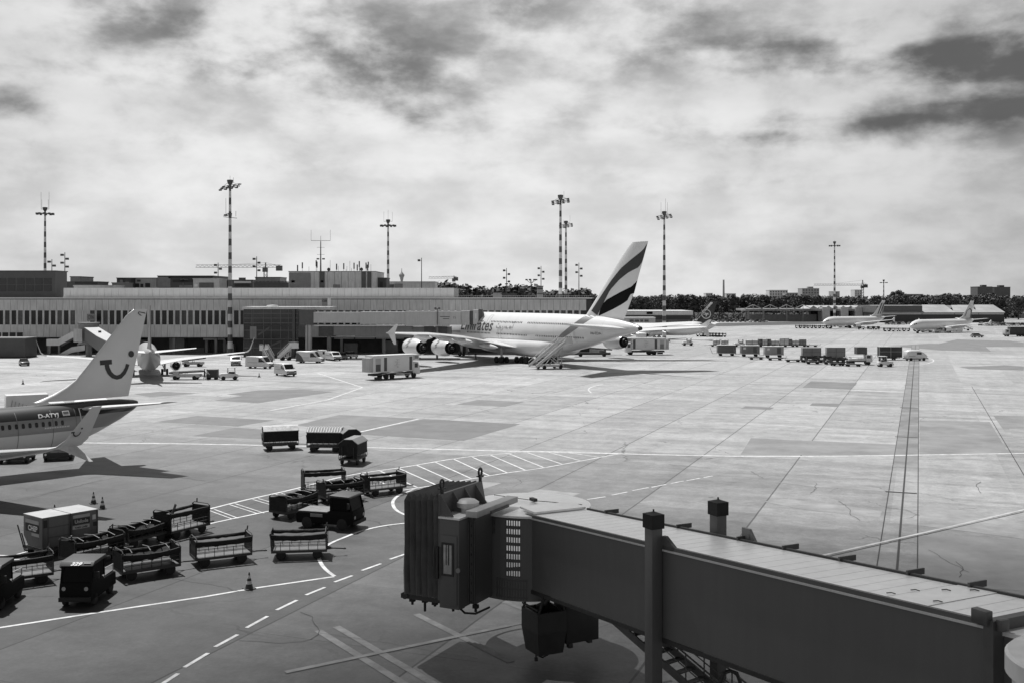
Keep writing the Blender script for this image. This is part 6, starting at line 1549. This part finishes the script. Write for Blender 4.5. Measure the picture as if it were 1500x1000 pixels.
# --- container rows far out: dollies, loads, trailers
CL, CM_, CK = mat('load_pale', .5, .5, .2, 1.5), mat('load_grey', .17, .6, .12, 1), mat('load_dark', .03, .6, .2, 1)
def dolly(loc, h, label, grp, L=3.2):
    t = thing('flat_dolly', label, 'dolly', loc, h, grp); m = MB(); m.box(-L/2,L/2,-.8,.8,.36,.52); m.build('frame', FRAME, t); wheels(t, (-L*.33,L*.33), .65, .22, .16); m = MB(); m.bar((L/2,0,.42),(L/2+.9,0,.38),.07); m.bar((L/2+.75,0,.38),(L/2+.95,0,.9),.05); m.build('tow_bar', FRAME, t); m = MB()
    for k in range(8): m.cyl((-L/2+.2+k*L/8.6,-.75,.53),(-L/2+.2+k*L/8.6,.75,.53),.03,n=5)
    m.build('roller_bed', METAL, t); return t
def load(loc, h, label, mm, L, hh, grp, round_=False, lid=None):
    t = thing('cargo_container', label, 'container', (loc[0], loc[1], .56), h, grp)
    if round_:
        m = MB(); m.loft([[V((x, .78*q*math.copysign(abs(math.sin(a))**.6,math.sin(a)), hh*.5+hh*.5*q*math.copysign(abs(math.cos(a))**.6,math.cos(a)))) for a in [2*PI*k/20 for k in range(20)]] for x, q in ((-L/2,.75),(-L/2+.15,.95),(0,1),(L/2-.15,.95),(L/2,.75))]); m.build('net_cover', mm, t)
    else:
        MB().prism([(-.78,.0),(.5,.0),(.78,.4),(.78,hh),(-.78,hh)], -L/2, L/2, 'x').build('shell', mm, t, .02)
    m = MB(); 
    for x in (-L/2, 0, L/2): m.bar((x,-.8,0),(x,-.8,hh),.07)
    m.bar((-L/2,-.8,hh*.55),(L/2,-.8,hh*.55),.05); m.build('strap' if round_ else 'edge_profile', DGREY if mm is not CK else LGREY, t)
    if not round_: MB().box(-L/2,L/2,-.8,.8,hh,hh+.04).build('lid', lid or ULDT, t)
    return t
pd = once(dolly((0,0,0), 0, 'x', 'flat dollies on the right apron'))
def white_tug(label, loc, h, grp=None, box=None):
    t = thing('apron_tug', label, 'tow tug', loc, h, grp)
    m = MB(); m.prism([(1.5,.35),(1.5,1.0),(1.35,1.12),(.2,1.15),(-1.45,1.0),(-1.5,.35)], -.75, .75); m.build('body', VWHITE, t, .06)
    m = MB()
    for x in (-1.0,.25):
        for s_ in (-.68,.68): m.bar((x,s_,1.05),(x*.9-.05,s_*.95,2.05),.08)
    m.build('cab_post', VWHITE, t); MB().box(-1.15,.3,-.72,.72,2.03,2.14).build('cab_roof', VWHITE, t, .03)
    MB().box(.14,.2,-.62,.62,1.1,2.0).build('windscreen', GLASS, t); MB().box(-1.0,-.96,-.62,.62,1.1,2.0).build('rear_window', GLASS, t)
    for s_ in (-.5,.5): MB().box(1.48,1.53,s_-.12,s_+.12,.72,.92).build('headlight', LAMP, t)
    MB().box(1.45,1.6,-.7,.7,.35,.55).build('bumper', DGREY, t); MB().box(-.9,.0,-.5,.5,.95,1.35).build('driver_seat', BLACK, t)
    wheels(t, (-.95,.95), .68, .34, .24); return t
white_tug('white open-cab tug facing left beside the two handlers on the left apron', at(333,556.5,1), rad(200))
for c0, wd, mm, hh, rnd, lab in ((1102,18,CL,1.5,1,'pale netted load behind the white tug in the upper dolly train'),(1114.5,4.6,CK,1.6,0,'first narrow dark container in the upper dolly train'),(1120.5,7,CL,1.5,0,'pale container between the two narrow dark ones'),(1126.8,4.6,CK,1.6,0,'second narrow dark container in the upper dolly train'),(1135.5,11.5,CL,1.4,1,'pale netted load in the middle of the upper dolly train'),
                             (1149,13,CL,1.8,0,'tallest pale container in the upper dolly train'),(1158,4,CK,1.6,0,'third narrow dark container in the upper dolly train'),(1166,11,CL,1.5,1,'pale netted load near the right end of the upper dolly train'),(1176.5,9,CM_,1.5,0,'grey container at the right end of the upper dolly train')):
    p = at(c0, 508, .8); load(p, 0, lab, mm, wd/5.25, hh, 'loads on the upper dolly train', rnd)
for k, c0 in enumerate((1103,1121,1139,1157,1174,1190)): pd(at(c0, 508, .8), 0, 'low flat dolly beneath the upper train of loads' if k < 5 else 'empty low dolly at the right end of the upper train', 'dollies of the upper train' if k < 5 else 'flat dollies on the right apron')
white_tug('white tug heading the upper dolly train, facing left', at(1084,508,.8), rad(180))
for c0, lab in ((1050,'pale rounded load left of the upper dolly train tug'),(1062,'second pale rounded load left of the upper dolly train tug')): load(at(c0,507.5,.8), 0, lab, CL, 1.9, 1.4, 'rounded loads by the jet wingtip', True); 
for c0 in (1050,1062): pd(at(c0,507.5,.8), 0, 'low dolly beneath the pale rounded loads by the wingtip', 'dollies beneath the rounded loads')
white_tug('white apron truck with dark cab behind the catering truck under the jet wing', at(1008,506,.8), rad(180))
BOXR = mat('trailer_grey', .1, .6, .1, .5)
for c0, y0, mm, lab in ((1065,521,BOXR,'dark grey box trailer at the left end of the lower row'),(1099.5,522,mat('trailer_mid', .16, .6, .2, .8),'box trailer with mixed panels, second in the lower row'),(1134.5,523.5,mat('trailer_light', .28, .6, .15, .8),'lighter grey box trailer, third in the lower row')):
    t = thing('box_trailer', lab, 'trailer', at(c0, y0, .9), 0, 'box trailers in the lower row'); MB().box(-2.15,2.15,-.9,.9,.75,2.5).build('box', mm, t, .02); MB().box(-2.2,2.2,-.95,.95,2.5,2.6).build('roof', OFFW, t); MB().box(-2.2,2.2,-.95,.95,.55,.75).build('chassis', LGREY, t)
    wheels(t, (-1.4,1.4), .75, .3, .2); m = MB(); m.bar((-2.2,0,.55),(-3.4,0,.5),.08); m.bar((-3.3,0,.5),(-3.9,0,2.0),.08); m.build('tow_bar', MGREY, t)
    if mm is not BOXR: MB().box(.6,1.5,-.93,-.88,.9,2.3).build('door', DGREY, t); MB().box(-1.7,-1.1,-.93,-.88,1.7,2.2).build('label_plate', OFFW, t)
for c0, y0 in ((1109,526.5),(1136.5,527.5),(1163,530)): pd(at(c0,y0,.8), 0, 'empty flat dolly in front of the box trailers', 'empty dollies before the box trailers')
for c0, y0, lab in ((1189.5,527,'left one of two plain grey containers behind the dark dollies'),(1225,526.5,'right one of two plain grey containers behind the dark dollies')): load(at(c0,y0,.8), 0, lab, CM_, 4.0, 2.1, 'plain grey containers behind dark dollies', lid=CM_); pd(at(c0,y0,.8), 0, 'low dolly beneath a plain grey container', 'dollies beneath the plain grey containers')
def flat_cart(loc, h, label, grp):
    t = thing('dark_cart', label, 'baggage cart', loc, h, grp); MB().box(-1.35,1.35,-.75,.75,.4,.55).build('chassis', FRAME, t)
    for e in (-1,1): MB().box(e*1.3-.04,e*1.3+.04,-.72,.72,.55,1.45).build('end_panel', TARP, t)
    m = MB()
    for s_ in (-.72,.72): m.bar((-1.3,s_,1.2),(1.3,s_,1.15),.22,.25)
    m.build('rolled_tarp', TARP, t); wheels(t, (-.9,.9), .62, .27, .18); return t
pf = once(flat_cart((0,0,0), 0, 'x', 'g'))
for c0, y0 in ((1184,530.5),(1192,533),(1201,530),(1209,531),(1218,533.5),(1228,535.5),(1238,533.5)): pf(at(c0,y0,.7), RND.uniform(-.15,.15), 'dark baggage cart in front of the two plain grey containers', 'dark carts before the grey containers')
t = white_tug('white tug at the right of the lower row, facing right', at(1298,537,.8), 0)
t = thing('box_truck', 'white flat truck carrying a raised dark box in the lower row', 'truck', at(1262,534,1), 0)
MB().box(-2.6,2.2,-.9,.9,.6,.85).build('chassis', DGREY, t); MB().prism([(1.0,.6),(1.0,2.1),(2.1,2.1),(2.3,1.4),(2.3,.6)], -.95, .95).build('cab', VWHITE, t, .05); MB().box(1.15,1.9,-.97,-.93,1.35,1.95).build('side_window', GLASS, t); MB().box(2.2,2.3,-.8,.8,1.4,1.95).build('windscreen', GLASS, t)
MB().box(-.9,1.2,-.9,.9,2.15,3.6).build('box', mat('box_dark', .07), t); MB().box(-2.5,.9,-.85,.85,.86,1.3).build('flatbed', OFFW, t); wheels(t, (-1.7,1.5), .8, .4, .25)
pd(at(1251,536.5,.6), 0, 'empty dolly in front of the white flat truck', 'flat dollies on the right apron')
load(at(1305,527,.8), 0, 'large black container right of the white tug in the lower row', CK, 5.0, 2.35, None, lid=OFFW); pd(at(1304,527,.8), 0, 'dolly beneath the large black container', 'flat dollies on the right apron')
t = thing('rounded_van', 'rounded white van standing on the dark centre line at the right', 'van', at(1343.5,528,1), rad(8))
m = MB(); m.loft([[V((x, 1.0*q*math.copysign(abs(math.sin(a))**.5,math.sin(a)), zc+zh*math.copysign(abs(math.cos(a))**.55,math.cos(a)))) for a in [2*PI*k/24 for k in range(24)]] for x, q, zc, zh in ((-2.4,.8,1.2,.75),(-2.25,.95,1.25,.95),(-1.5,1,1.28,1.05),(.6,1,1.28,1.05),(1.5,.97,1.1,.8),(2.2,.9,.85,.5),(2.4,.75,.8,.38))]); m.build('body', VWHITE, t, ang=50)
for s_ in (-1,1):
    MB().box(-.2,.9,s_*1.0-.02,s_*1.0+.02,1.35,1.85).build('side_window', GLASS, t)
    MB().box(-2.0,-.5,s_*1.0-.015,s_*1.0+.015,1.0,1.08).build('side_trim', MGREY, t)
MB().box(-2.5,2.6,-.85,.85,.35,.55).build('sill', DGREY, t); wheels(t, (-1.5,1.5), .85, .34, .22)
# distant dark cart rows, bus, truck
for k in range(9): pf(at(1170+k*5.6, 481, .5), RND.uniform(-.2,.2), 'dark cart in the row left of the left distant airliner', 'cart row at the left distant airliner')
for k, c0 in enumerate((1262,1276,1284,1300,1306,1312,1322,1328,1344,1352)): pf(at(c0, 485.5 if k > 2 else 483, .5), RND.uniform(-.4,.4), 'dark cart between the two distant airliners', 'cart row between the distant airliners')
for k in range(8): pf(at(1026+k*4.6, 493+.1*k, .4), RND.uniform(-.1,.1), 'dark cart lined up below the jet right wingtip', 'cart row below the jet wingtip')
t = thing('apron_bus', 'pale bus with dark windows before the right distant airliner', 'bus', at(1381,487.5,1), 0); MB().box(-3.0,3.0,-1.2,1.2,.35,2.7).build('body', VWHITE, t, .1); MB().box(-2.6,2.7,-1.24,1.24,1.2,2.1).build('window_strip', GLASS, t); wheels(t, (-1.9,1.9), 1.05, .42, .25)
for x0, lab in ((1397,'left white tent canopy beside the apron bus'),(1406,'right white tent canopy beside the apron bus')):
    t = thing('tent_canopy', lab, 'tent', at(x0,486,1), 0); m = MB(); m.prism([(-1.1,.0),(-1.1,1.7),(0,2.3),(1.1,1.7),(1.1,0)], -1, 1); m.build('cover', VWHITE, t); MB().box(-1.15,1.15,-1.05,1.05,-.0,.12).build('base_rail', MGREY, t)
t = thing('dark_truck', 'dark lorry at the right edge on the far apron', 'lorry', at(1489,493,1), rad(180)); MB().box(-3.6,2.2,-1.2,1.2,.9,3.4).build('cargo_box', CK, t, .03); MB().box(2.3,4.0,-1.1,1.1,.6,2.6).build('cab', LGREY, t, .1); MB().box(2.8,3.6,1.09,1.12,1.6,2.3).build('side_window', GLASS, t); MB().box(-3.6,4,-.9,.9,.5,.9).build('chassis', BLACK, t); wheels(t, (-2.4,-1.3,3.0), .95, .45, .28)
# loader and belt equipment
def loader(label, loc, h, L, tilt=.0, mm=MGREY, name='belt_loader', bz=1.0):
    t = thing(name, label, 'loader', loc, h); MB().box(-L/2,L/2,-.9,.9,.45,.95).build('body', mm, t, .04); wheels(t, (-L*.33,L*.33), .8, .36, .24)
    m = MB(); m.loft([[(x,-.5,z),(x,.5,z),(x,.5,z+.22),(x,-.5,z+.22)] for x, z in ((-L*.55,bz),(L*.6,bz+tilt))], smooth=False); m.build('belt', BLACK, t)
    m = MB()
    for s_ in (-.55,.55): m.bar((-L*.55,s_,bz+.3),(L*.6,s_,bz+tilt+.3),.07); m.bar((0,s_,.9),(0,s_,bz+tilt/2),.08)
    m.build('belt_frame', METAL, t); MB().box(-L*.4,-L*.2,-.85,-.5,.95,1.5).build('control_box', LGREY, t); return t
loader('pale belt loader beside the tail-on jet engine', at(270,556,1), 0, 5.0, .3, LGREY)
loader('dark cargo loader beneath the big jet rear fuselage', at(868,522,1), rad(184), 8.5, .8, DGREY, 'cargo_loader', 1.4)
loader('second cargo loader under the middle of the big jet', at(700,516,8), 0, 6.0, .9, LGREY, 'cargo_loader', 1.2)
loader('belt loader under the tail-on jet right wing', at(281,537,1), 0, 4.0, .6, LGREY)
for lab, x, y, h_, L in (('low dark equipment tractor under the near airliner wing, left one with two bright lamps', 14, 679, rad(-80), 3.0), ('low dark equipment tractor under the near wingtip, right one with pale top bars', 76, 674.5, rad(-70), 3.4)):
    p = at(x, y, 1.4); t = thing('equipment_tractor', lab, 'equipment tractor', p, h_)
    MB().box(-L/2,L/2,-1.15,1.15,.3,.75).build('body', BLACK, t, .05); MB().box(-L/2+.2,L/2-.3,-1.1,1.1,.75,.95).build('deck', DGREY, t); wheels(t, (-1.0,1.0), 1.0, .32, .24)
    for s_ in (-.95,.95): MB().cyl((L/2-.02,s_,.6),(L/2+.04,s_,.6),.09).build('headlight', LAMP, t)
    m = MB()
    for s_ in (-.7,0,.7): m.bar((-L/2,s_,1.05),(L/2-.2,s_,1.0),.08)
    m.bar((L/2-.1,-1.1,.85),(L/2-.1,1.1,.85),.07); m.build('top_bar', MGREY, t)
t = thing('box_truck', 'white box truck roof showing above the near airliner fuselage', 'truck', (xx(46,116), 116, 0), rad(30)); MB().box(-2.6,1.6,-1.2,1.2,.9,3.3).build('cargo_box', VWHITE, t, .03); MB().box(1.7,3.3,-1.1,1.1,.5,2.3).build('cab', VWHITE, t, .1); MB().box(3.2,3.34,-.9,.9,1.4,2.1).build('windscreen', GLASS, t); MB().box(-2.6,3,-.9,.9,.5,.9).build('chassis', BLACK, t); wheels(t, (-1.6,2.3), .95, .42, .26)
m = MB()
for k in range(5): m.bar((-2.2+.35*k,-1.22,1.6+.2*(k%2)),(-2.0+.35*k,-1.22,2.8-.15*k),.12,.02)
m.build('side_graphic', DGREY, t)
t = thing('waste_cart', 'dark loaded hand cart beside the two handlers on the left apron', 'cart', at(310,555.5,.6), 0); MB().box(-.9,.9,-.6,.6,.4,1.7).build('bin', mat('bin_dark', .04), t, .03); MB().box(-.95,.95,-.65,.65,.32,.42).build('chassis', FRAME, t); wheels(t, (-.6,.6), .5, .22, .14); m = MB(); m.bar((-.9,0,.9),(-1.4,0,1.3),.06); m.build('handle', FRAME, t)
# ------------------------------------------------------------------ people (a few pixels tall)
def person(label, loc, h, top, legs, hair=True, arm=.2):
    t = thing('person', label, 'person', loc, h)
    J = {'pelvis':(0,0,.95,.15),'waist':(0,0,1.1,.14),'chest':(.02,0,1.35,.17),'neck':(.02,0,1.52,.06),'head':(.05,0,1.66,.1),'crown':(.04,0,1.78,.07)}
    for s_, n in ((1,'l'),(-1,'r')):
        J.update({'hip'+n:(0,s_*.1,.9,.1),'knee'+n:(.03+.06*s_,s_*.11,.5,.07),'ankle'+n:(-.02+.1*s_,s_*.12,.08,.045),'toe'+n:(.15+.1*s_,s_*.13,.03,.04),
                  'sho'+n:(.02,s_*.2,1.44,.07),'elb'+n:(.0+arm*.5,s_*.27,1.18,.05),'wri'+n:(.05+arm,s_*.25,.95,.035),'hand'+n:(.08+arm,s_*.24,.87,.035)})
    ns = list(J); E = [('pelvis','waist'),('waist','chest'),('chest','neck'),('neck','head'),('head','crown')]
    for n in 'lr': E += [('pelvis','hip'+n),('hip'+n,'knee'+n),('knee'+n,'ankle'+n),('ankle'+n,'toe'+n),('chest','sho'+n),('sho'+n,'elb'+n),('elb'+n,'wri'+n),('wri'+n,'hand'+n)]
    me = bpy.data.meshes.new('person_body'); me.from_pydata([J[k][:3] for k in ns], [(ns.index(a), ns.index(b)) for a, b in E], [])
    o = bpy.data.objects.new('body', me); COL.objects.link(o); o.modifiers.new('skin', 'SKIN'); sv = me.skin_vertices[0].data
    for i, k in enumerate(ns): sv[i].radius = (J[k][3],)*2
    sv[0].use_root = True; s2 = o.modifiers.new('sub', 'SUBSURF'); s2.levels = s2.render_levels = 1
    dg = bpy.context.evaluated_depsgraph_get(); dg.update(); m2 = bpy.data.meshes.new_from_object(o.evaluated_get(dg)); o.modifiers.clear(); o.data = m2
    SK = mat('skin', .3, .6)
    for q in (legs, top, SK): m2.materials.append(q)
    for p in m2.polygons: p.material_index = 0 if p.center.z < .98 and abs(p.center.y) < .22 else (2 if p.center.z > 1.54 or p.center.z < .92 else 1); p.use_smooth = True
    o.parent = t
    m = MB(); m.lathe([(1.66,.1),(1.74,.112),(1.81,.08),(1.84,0)], (.03,0,0), n=12); m.build('hair', BLACK, t)
    return t
VEST = mat('safety_vest', .45, .7); CLO = mat('work_clothes', .035, .8)
person('person in dark work clothes standing by the loaded hand cart, left of its companion', at(299.5,555.5), 0, CLO, CLO); person('person in pale top leaning on the loaded hand cart', at(303,556), .5, VEST, CLO, arm=.35); person('person in dark clothes walking beneath the big jet wing', at(697,527.5), 2.6, CLO, CLO, arm=.3)
person('person in a pale vest under the big jet wing, further back', at(686,520), 0, VEST, CLO)
